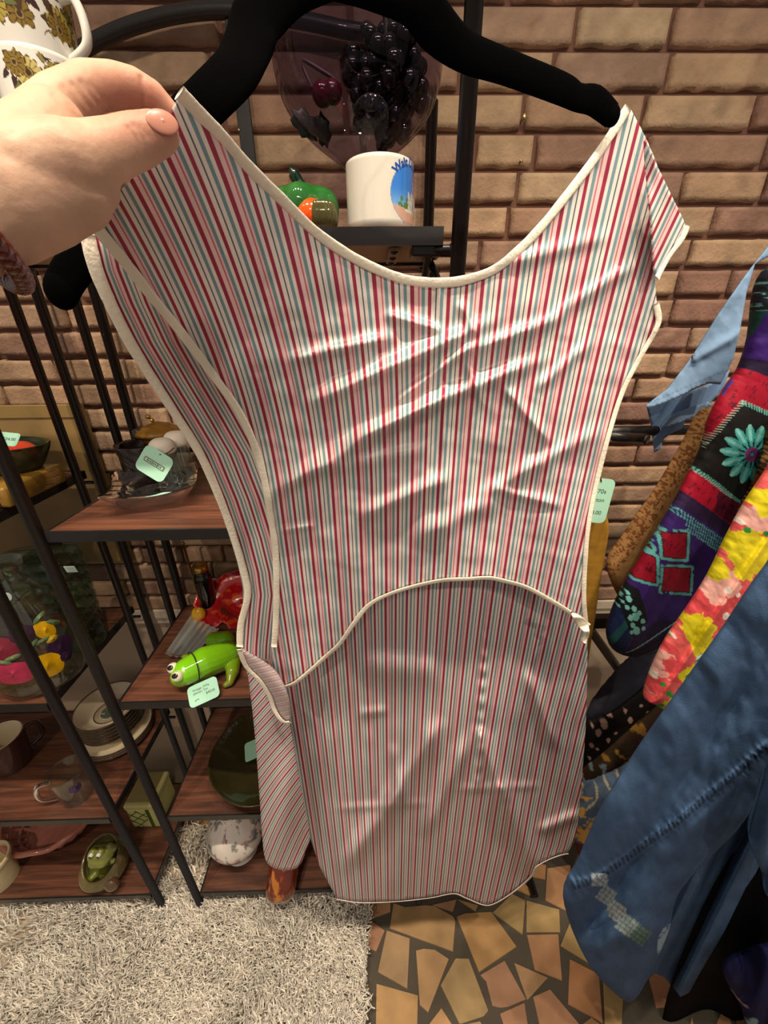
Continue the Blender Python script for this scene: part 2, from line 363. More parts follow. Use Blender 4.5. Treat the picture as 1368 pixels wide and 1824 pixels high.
# ---- shag rug
def build_rug():
    x0, x1, y0, y1 = -1.35, -.052, -.30, .78
    mb = MB(); mb.box((x0, y0, .0035), (x1, y1, .012), bev=.003)
    rug = obj('shag_rug', mb, M('rug_backing', (196, 182, 160), .95), smooth=False); tag(rug, 'cream shag pile rug on the floor under the black shelves', 'rug')
    n = 31000; R = np.random.default_rng(5)
    x = R.uniform(-1.12, x1+.002, n); y = R.uniform(.16, y1-.005, n); k = R.uniform(0, 1, n); far = k > .78; y = np.where(far, R.uniform(y0+.003, .2, n), y); x = np.where(far, R.uniform(x0+.003, x1, n), x); k = k < .44; x = np.where(k, R.uniform(-1.0, x1+.004, n), x); y = np.where(k, R.uniform(.26, .62, n), y)
    L = R.uniform(.028, .046, n); az = 2*PI*fbm(x*9, y*9, 2)*1.6+R.normal(0, 1.0, n); lean = R.uniform(.35, 1.2, n); curl = R.normal(0, 1.3, n); rad = R.uniform(.0014, .0026, n)
    K = 6; P = np.zeros((n, K, 3)); P[:, 0] = np.stack([x, y, np.full(n, .012)], -1)
    for i in range(1, K):
        t = i/(K-1); el = np.clip(PI/2-lean*t*1.25, -.1, PI/2); a = az+curl*t*t; st = (L/(K-1))[:, None]
        P[:, i] = P[:, i-1]+st*np.stack([np.cos(el)*np.cos(a), np.cos(el)*np.sin(a), np.sin(el)], -1)
    ang = np.array([0, 2.094, 4.189]); off = np.stack([np.cos(ang), np.sin(ang), np.zeros(3)], -1)
    prof = np.array([1, 1.1, 1.15, 1.1, .95, .5])
    V = P[:, :, None, :]+off[None, None]*(rad[:, None]*prof[None])[:, :, None, None]+np.array([0, 0, 1.])*0
    # tilt the rings a little so strands lying flat keep their width
    V[:, :, 0, 2] += (rad[:, None]*.9); V[:, :, 1:, 2] -= (rad[:, None, None]*.3)
    V = V.reshape(-1, 3); fs = []
    for i in range(K-1):
        for j in range(3): fs.append((i*3+j, i*3+(j+1) % 3, (i+1)*3+(j+1) % 3, (i+1)*3+j))
    fs = np.array(fs); Fq = (fs[None]+(np.arange(n)*K*3)[:, None, None]).reshape(-1, 4)
    me = bpy.data.meshes.new('pile'); me.vertices.add(len(V)); og = org(rug); me.vertices.foreach_set('co', (V-og).ravel())
    me.loops.add(Fq.size); me.loops.foreach_set('vertex_index', Fq.ravel()); me.polygons.add(len(Fq)); me.polygons.foreach_set('loop_start', np.arange(0, Fq.size, 4)); me.polygons.foreach_set('use_smooth', np.ones(len(Fq), bool))
    c = lin(np.array([252, 246, 234]))[None]*(R.uniform(.72, 1.12, n)[:, None]); C = np.repeat(np.concatenate([np.clip(c, 0, 1), np.ones((n, 1))], 1), K*3, 0)
    a = me.color_attributes.new('Col', 'FLOAT_COLOR', 'POINT'); a.data.foreach_set('color', C.astype(np.float32).ravel()); me.update(calc_edges=True); me.validate()
    me.materials.append(M('rug_pile', rough=.85, attr=True, spec=.2, sheen=.3)); o = bpy.data.objects.new('pile', me); COL.objects.link(o); o.parent = rug; o['kind'] = 'stuff'
build_rug()
# ================================================================ SHELVING
BLK = M('black_metal', (26, 25, 27), .38, .0, spec=.5, bump=(500, .15, .0005), coat=.15)
def wood_mat():
    m, nt, b = newmat('walnut_board'); L = nt.links.new; tc = N(nt, 'ShaderNodeTexCoord'); mp = N(nt, 'ShaderNodeMapping'); mp.inputs['Scale'].default_value = (3, 42, 3); L(tc.outputs['Object'], mp.inputs[0])
    n = N(nt, 'ShaderNodeTexNoise'); n.inputs['Scale'].default_value = 2.2; n.inputs['Detail'].default_value = 8; n.inputs['Distortion'].default_value = .6; L(mp.outputs[0], n.inputs['Vector'])
    r = N(nt, 'ShaderNodeValToRGB'); e = r.color_ramp.elements; e[0].position = .3; e[0].color = (*lin((66, 42, 34)), 1); e[1].position = .72; e[1].color = (*lin((118, 76, 56)), 1); q = e.new(.5); q.color = (*lin((92, 57, 43)), 1)
    L(n.outputs[0], r.inputs[0]); L(r.outputs[0], b.inputs['Base Color']); b.inputs['Roughness'].default_value = .4; return m
WOOD = wood_mat(); UNDER = M('shelf_underside', (176, 152, 122), .75)
ZS = [1.687, 1.286, .891, .483, .094]; XL, XR, YF_, YB = -.548, .105, .562, .885
def build_etagere():
    t = thing('etagere', (-.22, .72, 0), 'black metal etagere of wooden shelves with an arched crown, behind the striped dress', 'shelving unit', 'black metal etageres')
    for x in (XL, XR):
        mb = MB(); mb.tube([(x, YF_, 0), (x, YF_, 2.02)], .0098, 14); obj('post', mb, BLK, t)
        mb = MB(); mb.tube([(x, YB, 0), (x, YB, 1.925)], .0098, 14); obj('post', mb, BLK, t)
        mb = MB(); mb.tube([(x, .822, .09), (x, .822, 1.672)], .0085, 10); obj('spindle', mb, BLK, t)
    # arch over the back posts
    ap = [at(px, py, YB) for px, py in ((62, 142), (120, 110), (200, 60), (300, 28), (400, 18), (500, 30), (600, 50), (690, 78), (772, 142))]; ap[0] = np.array([XL, YB, 1.92]); ap[-1] = np.array([XR, YB, 1.92])
    mb = MB(); mb.tube(cat(ap, 8), .0105, 14); obj('arched_crown', mb, BLK, t)
    a = at(407, 35, YB); b = at(436, 300, YB); mb = MB(); mb.box((min(a[0], b[0])-.002, YB-.003, 1.30), (a[0]+.018, YB+.003, a[2]), bev=.0015)
    s_ = obj('flat_strap', mb, BLK, t, smooth=False); h = at(426, 231, YB-.0035); mb = MB(); mb.tube([h, h+(0, -.001, 0)], .002, 10); obj('screw_head', mb, M('screw_steel', (200, 195, 185), .3, 1), s_)
    for i, z in enumerate(ZS):
        yb = .73 if i == 0 else YB-.012; x0, x1 = XL+.0105, XR-.0195
        sh = MB(); sh.box((x0+.004, YF_+.004, z-.012), (x1-.004, yb-.004, z-.0012)); S = obj('shelf_board', sh, WOOD, t, smooth=False)
        mb = MB(); th = .019
        for lo, hi in (((x0, YF_, z-th), (x1, YF_+.004, z)), ((x0, yb-.004, z-th), (x1, yb, z)), ((x0, YF_+.004, z-th), (x0+.004, yb-.004, z)), ((x1-.004, YF_+.004, z-th), (x1, yb-.004, z))): mb.box(lo, hi)
        obj('shelf_rim', mb, BLK, S, smooth=False)
        mb = MB(); mb.box((x0+.004, YF_+.004, z-.0145), (x1-.004, yb-.004, z-.0121)); obj('underside', mb, UNDER, S, smooth=False)
        # pins that carry the shelf from the posts
        for x, xx in ((XL, x0), (XR, x1)):
            for y in (YF_+.0095, yb-.012):
                mb = MB(); mb.tube([(x, min(y, YB-.01), z-.026), (xx+(.012 if xx < 0 else -.012), min(y, YB-.01), z-.026)], .0042, 8)
                obj('shelf_pin', mb, BLK, S)
    mb = MB(); z = ZS[0]-.0175; X0 = at(700, 430, .60)[0]; mb.box((X0-.006, .585, z-.0025), (X0+.009, .70, z)); obj('plate_bracket', mb, M('zinc_plate', (150, 130, 108), .5, .4), t, smooth=False)
    for y in (.598, .645, .69):
        mb = MB(); mb.ell((X0+.0015, y, z-.0028), (.005, .005, .003), seg=12); obj('bolt', mb, BLK, t)
    mb = MB(); mb.box((X0+.022, YF_+.004, z-.012), (XR-.021, .60, z), bev=.002); mb.box((X0+.045, .60, z-.024), (X0+.052, .645, z), bev=.002); mb.tube(cat([(X0+.05, .60, z-.014), (X0+.056, .59, z-.028), (X0+.058, .582, z-.036)], 4), .004, 8); obj('hinge_bracket', mb, BLK, t, smooth=False)
    a = at(766, 446, .57); b = at(808, 444, .566); mb = MB(); mb.tube(cat([a+(0, .05, -.03), a+(0, .012, -.004), a+(.006, 0, 0), b, (XR, YF_, b[2])], 5), .0052, 10); mb.ell(b, (.007, .007, .008)); obj('support_pin', mb, BLK, t)
    return t
ET = build_etagere()
E2 = copy_tree(ET); E2.location.x -= .765; E2['label'] = 'black metal etagere of wooden shelves, the left one, half out of frame'
# ================================================================ STRIPED DRESS, HANGER, HAND
def stripe_mat():
    m, nt, b = newmat('striped_cotton'); L = nt.links.new
    a = N(nt, 'ShaderNodeAttribute', attribute_name='stripe'); ab = N(nt, 'ShaderNodeMath', operation='ABSOLUTE'); L(a.outputs['Fac'], ab.inputs[0])
    fr = N(nt, 'ShaderNodeMath', operation='FRACT'); L(ab.outputs[0], fr.inputs[0])
    r = N(nt, 'ShaderNodeValToRGB'); r.color_ramp.interpolation = 'LINEAR'; e = r.color_ramp.elements
    R, Wt, Bl, Nv, Pk, PW = (164, 50, 80), (240, 233, 228), (124, 160, 172), (78, 98, 112), (200, 110, 126), (240, 212, 212)
    seq = [(0, R), (.055, Wt), (.145, Bl), (.235, Wt), (.330, Nv), (.366, Wt), (.475, R), (.570, Wt), (.655, Bl), (.745, PW), (.800, Pk), (.838, PW), (.945, R)]
    stops = [(0, R)]; w = .006
    for (p, c), (p2, c2) in zip(seq, seq[1:]): stops += [(p2-w, c), (p2+w, c2)]
    stops.append((1, R))
    e[0].position = 0; e[0].color = (*lin(stops[0][1]), 1); e[1].position = 1; e[1].color = (*lin(R), 1)
    for p, c in stops[1:-1]: q = e.new(p); q.color = (*lin(c), 1)
    L(fr.outputs[0], r.inputs[0]); L(r.outputs[0], b.inputs['Base Color']); b.inputs['Roughness'].default_value = .36; b.inputs['Specular IOR Level'].default_value = .5
    tc = N(nt, 'ShaderNodeTexCoord'); n = N(nt, 'ShaderNodeTexNoise'); n.inputs['Scale'].default_value = 900; L(tc.outputs['Object'], n.inputs['Vector']); bp = N(nt, 'ShaderNodeBump'); bp.inputs['Strength'].default_value = .12; bp.inputs['Distance'].default_value = .001; L(n.outputs[0], bp.inputs['Height']); L(bp.outputs[0], b.inputs['Normal'])
    tr = N(nt, 'ShaderNodeBsdfTranslucent'); L(r.outputs[0], tr.inputs[0]); mx = N(nt, 'ShaderNodeMixShader'); mx.inputs[0].default_value = .22; o = [x for x in nt.nodes if x.type == 'OUTPUT_MATERIAL'][0]
    L(b.outputs[0], mx.inputs[1]); L(tr.outputs[0], mx.inputs[2]); L(mx.outputs[0], o.inputs[0]); return m
STR = stripe_mat(); BIND = M('cream_binding', (240, 234, 218), .38, spec=.5, bump=(260, .5, .0015)); VELVET = M('black_velvet', (3, 3, 4), 1.0, spec=.03)
PER = .0308
neck = [(322, 165), (352, 197), (395, 240), (440, 292), (500, 350), (560, 408), (620, 450), (680, 480), (730, 496), (790, 500), (840, 492), (890, 470), (950, 415), (1000, 355), (1050, 290), (1090, 232), (1116, 190)]
rside = [(1125, 197), (1150, 245), (1172, 300), (1175, 350), (1169, 420), (1166, 480), (1170, 540), (1175, 570), (1166, 595), (1140, 640), (1110, 700), (1085, 780), (1065, 860), (1050, 940), (1044, 1020), (1043, 1070), (1047, 1112)]
hem1 = [(1047, 1112), (1000, 1080), (940, 1046), (900, 1034), (870, 1028), (830, 1030), (790, 1032), (740, 1042), (690, 1058), (655, 1078), (628, 1112), (605, 1145), (580, 1168), (550, 1195), (525, 1215), (505, 1222)]
lside = [(505, 1222), (490, 1190), (484, 1150), (487, 1100), (488, 1050), (486, 980), (478, 920), (466, 850), (448, 790), (420, 730), (385, 680), (350, 632), (310, 580), (265, 525), (215, 460), (185, 425), (160, 392)]
lsh = [(180, 372), (232, 322), (275, 250), (308, 190)]
def ridge(px, py, x0, y0, x1, y1, w, a):
    dx, dy = x1-x0, y1-y0; L = math.hypot(dx, dy); t = ((px-x0)*dx+(py-y0)*dy)/L/L; s = ((px-x0)*dy-(py-y0)*dx)/L
    return a*np.exp(-(s/w)**2)*ss(-.12, .18, t)*ss(1.12, .8, t)
RID = [(560, 715, 870, 575, 15, .010), (690, 560, 790, 590, 9, .005), (520, 640, 700, 600, 12, .006), (600, 790, 960, 640, 14, .009), (480, 880, 800, 700, 15, .009), (800, 640, 1010, 560, 12, .006), (700, 720, 860, 600, 9, .006),
       (860, 880, 1060, 770, 13, .006), (900, 690, 980, 790, 10, .006), (640, 920, 800, 850, 14, .006), (500, 945, 560, 935, 6, .004), (830, 640, 860, 720, 8, .005), (960, 690, 1050, 610, 10, .005), (880, 870, 1000, 900, 9, .005), (820, 540, 850, 600, 8, .004), (560, 840, 760, 800, 14, .005), (740, 960, 900, 880, 18, .006), (900, 470, 1080, 420, 14, .004), (990, 560, 1130, 470, 12, .005)]
def Ybib(px, py):
    px = np.asarray(px, float); py = np.asarray(py, float)
    top = ss(1150, 150, py); base = .425-(.148*ss(760, 200, px))*top**1.15+.012*ss(900, 1120, px)*top
    w = 0
    for r in RID: w = w-1.35*ridge(px, py, *r)
    w = w+.013*(fbm(px/150+.0, py/110, 41, 3)-.45)*ss(420, 560, py)+.0035*(fbm((px+py*.5)/50, (py-px*.3)/26, 44, 2)-.4)*ss(480, 620, py)
    w = w+.012*np.sin((px-py*.22)/34.)*ss(760, 1000, py)*ss(560, 700, px)*.5
    w = w-.004*np.exp(-((px-(783+.035*(py-500)))/7)**2)          # centre seam
    side = .03*ss(900, 1170, px)+.012*ss(620, 480, px)*ss(700, 1100, py)
    return base+w+side
def ubib(px, py):
    P = at(px, py, .42); X = P[:, 0]; Z = P[:, 2]; Xc = at(790, 700, .42)[0]+.012*0
    u = X-Xc
    d = X-Xc; k = np.where(d < 0, 1+3.2*np.clip(Z-1.40, 0, 1)**2, 1+.9*np.clip(Z-1.45, 0, 1)**2)
    return d/k/PER
DR = thing('striped_dress', at(700, 1600, .45), 'red, blue and white striped sleeveless dress with cream binding, held up on a black hanger', 'dress')
ST = 5
outl = np.concatenate([cat(neck, 3), cat(rside, 3), cat(hem1, 3)[1:], cat(lside, 3)[1:], np.array(lsh)])
mb, u = sheet(outl, Ybib, ST, ufun=ubib); FP = obj('front_panel', mb, STR, DR, uv=u)
def binding(name, pts, Yf, r, dy=-.002, inset=0, parent=DR, mat=BIND, n=5):
    p = cat(pts, n); Y = Yf(p[:, 0], p[:, 1]); P = at(p[:, 0], p[:, 1], Y); P[:, 1] += dy
    rr = r*(1+.12*(vn(np.arange(len(p))*.9, np.zeros(len(p)), 3)-.5)); mb = MB(); mb.tube(P, rr, 10, flat=(0, 1, .25)); return obj(name, mb, mat, parent)
binding('neck_binding', [(x+(0 if x < 790 else 0), y+4) for x, y in neck], Ybib, .0043)
binding('armhole_binding', [(x+5, y) for x, y in lside[2:]], Ybib, .0044)
binding('armhole_binding', [(x-4, y) for x, y in rside[6:]], Ybib, .0032)
binding('bodice_hem_binding', hem1, Ybib, .0036)
# ---- folded back shoulder on the right
fl = [(1148, 250), (1172, 298), (1200, 356), (1221, 402), (1212, 425), (1190, 456), (1168, 496), (1160, 400)]
Yfl = lambda px, py: .452+.0006*(px-1170)*ss(300, 380, py)+.004*np.sin(px/9.)
mb, u = sheet(fl, Yfl, 5, ufun=lambda px, py: (at(px, py, .46)[:, 0]-.28*(at(px, py, .46)[:, 2]-1.6))/PER, smooth_n=1); obj('shoulder_facing', mb, STR, DR, uv=u)
binding('facing_binding', [(1222, 402), (1212, 426), (1190, 457), (1168, 496)], Yfl, .0034)
# ---- back panel with the long skirt
bl = [(150, 420), (165, 480), (190, 540), (225, 610), (265, 675), (310, 745), (350, 810), (385, 890), (410, 960), (427, 1020), (433, 1060), (430, 1100), (427, 1150)]
hem2 = [(600, 1600), (640, 1606), (690, 1605), (730, 1602), (770, 1597), (808, 1590), (830, 1598), (860, 1610), (880, 1608), (910, 1590), (935, 1570), (948, 1556), (955, 1542), (975, 1530), (1000, 1521), (1012, 1519)]
br = [(1026, 1490), (1032, 1440), (1037, 1380), (1043, 1300), (1046, 1200), (1046, 1140), (1040, 1090)]
back = [tuple(p) for p in cat(bl, 3)]+[(455, 1210), (500, 1250), (512, 1290), (520, 1340), (530, 1400), (545, 1470), (570, 1545)]+[tuple(p) for p in cat(hem2, 3)]+[tuple(p) for p in cat(br, 2)]+[(1030, 1000), (1040, 800), (1080, 640), (1110, 540), (900, 560), (700, 560), (470, 480), (330, 330), (225, 345), (165, 380), (148, 405)]
def Yback(px, py):
    px = np.asarray(px, float); py = np.asarray(py, float)
    up = ss(1150, 430, py); base = .468-.135*up*ss(620, 180, px)
    s = ss(1020, 1400, py)
    w = .012*np.sin(px/38.+.6*np.sin(py/170.))*s*.8+.032*(fbm(px/110, py/260, 51, 3)-.45)*s+.006*(fbm(px/38, py/60, 52, 2)-.45)*ss(1000, 1250, py)
    for r in ((690, 1440, 780, 1290, 16, .009), (760, 1480, 830, 1320, 14, .008), (610, 1545, 720, 1400, 18, .009), (850, 1300, 900, 1420, 14, .010), (890, 1400, 960, 1560, 20, .012), (960, 1480, 1030, 1450, 10, .006), (640, 1270, 690, 1265, 8, .003), (600, 1440, 760, 1430, 7, .0025), (820, 1405, 960, 1400, 7, .0025), (700, 1330, 720, 1430, 10, .005), (655, 1300, 670, 1420, 9, .004), (940, 1200, 990, 1330, 12, .006), (780, 1190, 640, 1180, 30, .006)): w = w-1.7*ridge(px, py, *r)
    d = np.exp(-((px-(868-.045*(py-1040)))/6)**2)*ss(1420, 1380, py)*ss(1030, 1060, py); w = w-.005*d*(1+.5*np.sin(py/4.5)*ss(1090, 1130, py))
    w = w+.018*ss(.0, 70, 1040-px)*0-.02*ss(1000, 1046, px)*s*0
    return base+w
def uback(px, py):
    k = mpp(py, .45); xe = np.interp(py, [p[1] for p in bl], [p[0] for p in bl]); strip = (px-xe)*k*1.05
    X = at(px, py, .45)[:, 0]-at(720, 1300, .45)[0]
    X = X-.05*ss(.10, .3, X)*np.clip(.95-at(px, py, .45)[:, 2], 0, .4)
    low = ss(1130, 1180, py)*1.0
    return np.where((px < 505) & (py < 1175), strip+.004, X)/PER
mb, u = sheet(back, Yback, ST, ufun=uback); obj('back_panel', mb, STR, DR, uv=u)
binding('back_armhole_binding', [(x+9, y) for x, y in bl[:-2]]+[(430, 1110), (428, 1150)], lambda x, y: Yback(x, y), .0054)
binding('skirt_hem', hem2, Yback, .0034, mat=M('rolled_hem', (236, 226, 222), .5, bump=(300, .4)))
# ---- side panel folded forward on the left
sd = [(430, 1162), (440, 1195), (447, 1245), (453, 1300), (458, 1360), (463, 1430), (467, 1490), (473, 1532), (490, 1547), (515, 1550), (533, 1542), (545, 1515), (552, 1490), (543, 1440), (530, 1370), (520, 1310), (508, 1262), (480, 1215), (450, 1180)]
Ysd = lambda px, py: .452-.03*np.sin(np.clip((px-(440+.08*(py-1200)))/(85+.02*(py-1200)), 0, 1)*PI)-.012*ss(1200, 1500, py)+.004*np.sin((px+.4*py)/16.)
mb, u = sheet(sd, Ysd, 5, ufun=lambda px, py: ((px+.36*(py-1200)*ss(1650, 1300, py)+.10*(py-1200))*mpp(py, .45))/PER*1.05, smooth_n=1); obj('side_panel', mb, STR, DR, uv=u)
# ---- twisted tie
ti = [(428, 1158), (445, 1166), (470, 1180), (492, 1198), (507, 1225), (516, 1255), (518, 1282), (506, 1282), (492, 1266), (482, 1238), (464, 1210), (440, 1186)]
Yti = lambda px, py: .405+.006*np.sin((px-py)/14.)
mb, u = sheet(ti, Yti, 4, thick=.003, ufun=lambda px, py: (px*.55+py)*mpp(py, .42)/PER*1.6, smooth_n=1); obj('side_tie', mb, STR, DR, uv=u)
binding('tie_binding', [(427, 1155), (440, 1186), (464, 1211), (481, 1238), (490, 1264), (504, 1283), (517, 1284)], Yti, .0036)
kn = [(1020, 1092), (1046, 1108), (1050, 1128), (1044, 1146), (1036, 1140), (1040, 1126), (1026, 1112)]
mb, u = sheet(kn, lambda x, y: .40+.006*np.sin(y/4.), 3, thick=.004, ufun=lambda x, y: x*.02, smooth_n=1); obj('gathered_tie_end', mb, BIND, DR)
# ---- hanger
hp = [(590, -62, .385, .016), (520, -28, .385, .0155), (462, 28, .38, .0165), (442, 82, .372, .0160), (418, 128, .36, .0150), (372, 176, .350, .0140), (320, 228, .352, .0140), (250, 318, .358, .0138), (180, 420, .362, .0138), (128, 482, .362, .0140), (108, 518, .362, .0138)]
def hang(pts):
    p = cat([q[:2] for q in pts], 5); Y = cat([(q[2], q[3]) for q in pts], 5); return at(p[:, 0], p[:, 1], Y[:, 0]), Y[:, 1]
HG = thing('clothes_hanger', at(590, -62, .385), 'black velvet clothes hanger inside the shoulders of the striped dress', 'hanger')
P1, r1 = hang(hp); mb = MB(); mb.tube(P1, r1, 16, flat=(0, 1, 0)); mb.ell(P1[-1], (.0128, .006, .0140)); obj('hanger_arm', mb, VELVET, HG)
hp2 = [(590, -62, .385, .016), (660, -40, .388, .0155), (735, -5, .392, .0150), (778, 48, .398, .0148), (830, 92, .408, .0122), (900, 119, .418, .0108), (1000, 158, .435, .0104), (1030, 174, .44, .0092), (1060, 180, .443, .0102), (1090, 206, .447, .0088)]
P2, r2 = hang(hp2); mb = MB(); mb.tube(P2, r2, 16, flat=(0, 1, 0)); mb.ell(P2[-1], (.007, .004, .0080)); obj('hanger_arm', mb, VELVET, HG)
hk = at(590, -62, .385)+(0, 0, .012); mb = MB(); mb.tube(cat([hk, hk+(0, 0, .03), hk+(.02, 0, .05), hk+(.03, 0, .075), hk+(.01, 0, .10), hk+(-.02, 0, .095), hk+(-.03, 0, .075)], 6), .0017, 8); obj('hook', mb, M('hook_metal', (180, 178, 176), .25, 1), HG)
# ---- hand
def hc(px, py, Y, rp): return (at(px, py, Y), rp*mpp(py, Y))
chains = [
 [(np.array([-.255, .075, 1.49]), .034), hc(-230, 480, .170, 80)],
 [hc(-230, 480, .170, 80), hc(-90, 410, .190, 82), hc(-10, 352, .207, 85)],                                        # wrist
 [hc(-10, 352, .207, 85), hc(46, 288, .222, 70), hc(98, 226, .240, 53)],                                          # palm to index knuckle
 [hc(-10, 370, .207, 88), hc(62, 352, .216, 78), hc(122, 336, .224, 66), hc(160, 326, .230, 46)],                  # heel under the thumb
 [hc(60, 234, .245, 46), hc(108, 184, .260, 39), hc(160, 154, .277, 34), hc(206, 152, .290, 31)],                  # index, first bone
 [hc(206, 152, .290, 31), hc(240, 160, .297, 30), hc(272, 175, .302, 26), hc(300, 200, .306, 20)],                 # index, bent behind the cloth
 [hc(70, 250, .250, 50), hc(150, 205, .292, 30), hc(212, 218, .318, 28), hc(262, 236, .320, 24), hc(292, 250, .316, 20)],
 [hc(60, 290, .245, 50), hc(125, 265, .288, 28), hc(176, 285, .312, 26), hc(214, 306, .310, 22), hc(226, 326, .304, 19)],
 [hc(50, 340, .238, 50), hc(105, 330, .272, 26), hc(142, 345, .288, 23), hc(164, 360, .284, 20), hc(160, 376, .278, 18)],
 [hc(60, 315, .217, 74), hc(122, 292, .222, 62), hc(176, 274, .231, 46), hc(214, 262, .239, 41), hc(248, 250, .246, 38), hc(276, 240, .250, 33), hc(288, 236, .2515, 29)], # thumb
]
hv, hf = organic(chains, .0011, 10)
V = hv.copy()
def hnormals(V):
    me = bpy.data.meshes.new('h'); me.from_pydata(V.tolist(), [], hf); me.update(); nr = np.empty(len(V)*3); me.vertices.foreach_get('normal', nr); bpy.data.meshes.remove(me); return nr.reshape(-1, 3)
nr = hnormals(V)
# photo-plane coordinates of every skin vertex, to place creases where the photo shows them
def project(P):
    d = P-np.array([0, 0, H]); A = np.stack([rt, -dn, fw], 0); q = d @ np.stack([rt, dn, fw], 1); return 684+F*q[:, 0]/q[:, 2], 912+F*q[:, 1]/q[:, 2]
X_, Y_ = project(V); view = np.array([0, 0, H])-V; view /= np.linalg.norm(view, axis=1, keepdims=True); front = ((nr*view).sum(1) > 0.05)
cre = np.zeros(len(V))
KW = 1.5; KD = .55
for pts, w, dp in (([(228, 226), (244, 250), (250, 284)], 3.0, .0011), ([(238, 222), (256, 250), (262, 280)], 2.6, .0009), ([(248, 222), (264, 246)], 2.2, .0006), ([(252, 138), (258, 165), (252, 196)], 3.4, .0016), ([(130, 150), (160, 190), (186, 216)], 4.2, .0012), ([(146, 146), (174, 184), (198, 212)], 4.0, .0013), ([(112, 156), (140, 190), (170, 216)], 4.0, .0008), ([(162, 150), (188, 182), (206, 206)], 3.2, .0009), ([(96, 168), (120, 196), (150, 218)], 4.5, .0006), ([(20, 236), (60, 214), (92, 206)], 5, .0005)):
    cre += dp*KD*np.exp(-(segdist(cat(pts, 6), X_, Y_, False)/(w*KW))**2)*front*(1-.0)
V = V-nr*np.clip(cre, 0, .002)[:, None]
def skin(P):
    n1 = fbm(P[:, 0]*60, P[:, 2]*60+P[:, 1]*40, 71, 4)[:, None]; c = np.array([208, 172, 148.])*(.92+.16*n1)
    for (qx, qy), rp, s in (((290, 222), 46, .6), ((205, 170), 60, .55), ((262, 172), 40, .6), ((120, 310), 50, .10), ((215, 235), 40, .2)):
        k = np.exp(-(np.hypot(X_-qx, Y_-qy)/rp)**2)[:, None]*s; c = c*(1-k)+np.array([190, 118, 100.])*k
    return c
SK = M('skin', (236, 196, 168), .52, attr=True, sss=.12, spec=.35, bump=(260, .25, .0012))
PS = thing('person', at(0, 420, .21), 'left hand and wrist of a person pinching the shoulder of the striped dress', 'person')
mb = MB(); mb.add(V, hf, skin(V)); HB = obj('body', mb, SK, PS)
# thumbnail seen on edge along the top of the thumb
near_ = front & (np.hypot(X_-291, Y_-212) < 5); q = np.argmin(np.where(near_, np.linalg.norm(V-np.array([0, 0, H]), axis=1), 1e9)); nq = V[q]; nn = hnormals(V)[q]
d = at(312, 222, .252)-at(262, 238, .248); d = d-nn*(d @ nn); y_ = np.cross(nn, d/np.linalg.norm(d)); Rn = np.stack([d/np.linalg.norm(d), y_, nn], 1)
mb = MB(); mb.ell(nq-nn*.0004, (.0074, .0052, .0011), rot=Rn, seg=28); obj('thumbnail', mb, M('nail_plate', (196, 136, 118), .32, spec=.4, coat=.25), HB)
# bracelet
bc = at(-66, 405, .196); wd = at(60, 330, .215)-at(-160, 450, .18); fx = frame(wd); mb = MB(); rb = 96*mpp(400, .2)
mb.tube([bc+fx[:, 1]*rb*math.cos(a)+fx[:, 2]*rb*math.sin(a) for a in np.linspace(0, 2*PI, 60, endpoint=False)], .0034, 12, closed=True)
BR = obj('bracelet', mb, M('dark_red_cord', (60, 16, 12), .2, coat=.8), HB)
for k in range(40):
    a = 2*PI*k/40; p = bc+fx[:, 1]*rb*math.cos(a)+fx[:, 2]*rb*math.sin(a)
    if k == 0: m_ = MB(); m_.ell(np.zeros(3), .0046, seg=14); m_.v[0] = m_.v[0]+org(BR); bd = obj('bead', m_, M('dark_red_bead', (84, 22, 16), .1, coat=1), BR)
    else: bd = bd.copy(); COL.objects.link(bd)
    bd.location = Vector((p-org(BR)).tolist())
# ================================================================ THINGS ON THE SHELVES
CG = thin_glass('clear_glass', (240, 245, 242), .03, 1, 2.0); GLASS = thin_glass('cut_glass', (236, 243, 240), .03, 1, 2.0, .06); GRN = M('green_glass', (70, 92, 58), .12, trans=.75, ior=1.5, bump=(140, .6, .002))
SMOKE = M('smoked_glass', (46, 36, 32), .06, trans=.45, ior=1.5, coat=.6, bump=(90, .9, .003)); AMB = M('amber_glass', (176, 128, 36), .1, trans=.55, ior=1.5, coat=.4, bump=(120, .5, .002)); GOLD = M('gold', (205, 165, 90), .25, 1)
MINT = M('mint_card', (168, 222, 200), .7); INK = M('dark_ink', (52, 66, 62), .8); STRG = M('black_string', (16, 15, 16), .8)
CREAM = M('cream_glaze', (226, 214, 186), .18, coat=.5, attr=True); WHITE = M('white_glaze', attr=True, rough=.14, coat=.6)
def cyl_paint(fn):                        # colour from angle and height of a lathe grid
    return lambda P, a: fn(np.broadcast_to(a, P.shape[:2]), P[..., 2])
def ears(c, a0, r0, z0, z1, out, rad, flat=None):  # a mug handle
    d = np.array([math.sin(a0), -math.cos(a0), 0]); c = np.array(c)
    p = cat([c+d*(r0-.003)+(0, 0, z1), c+d*(r0+out*.7)+(0, 0, z1+.001), c+d*(r0+out)+(0, 0, (z0+z1)/2+.008), c+d*(r0+out*.85)+(0, 0, z0+.012), c+d*(r0-.003)+(0, 0, z0)], 8); mb = MB(); mb.tube(p, rad, 12); return mb
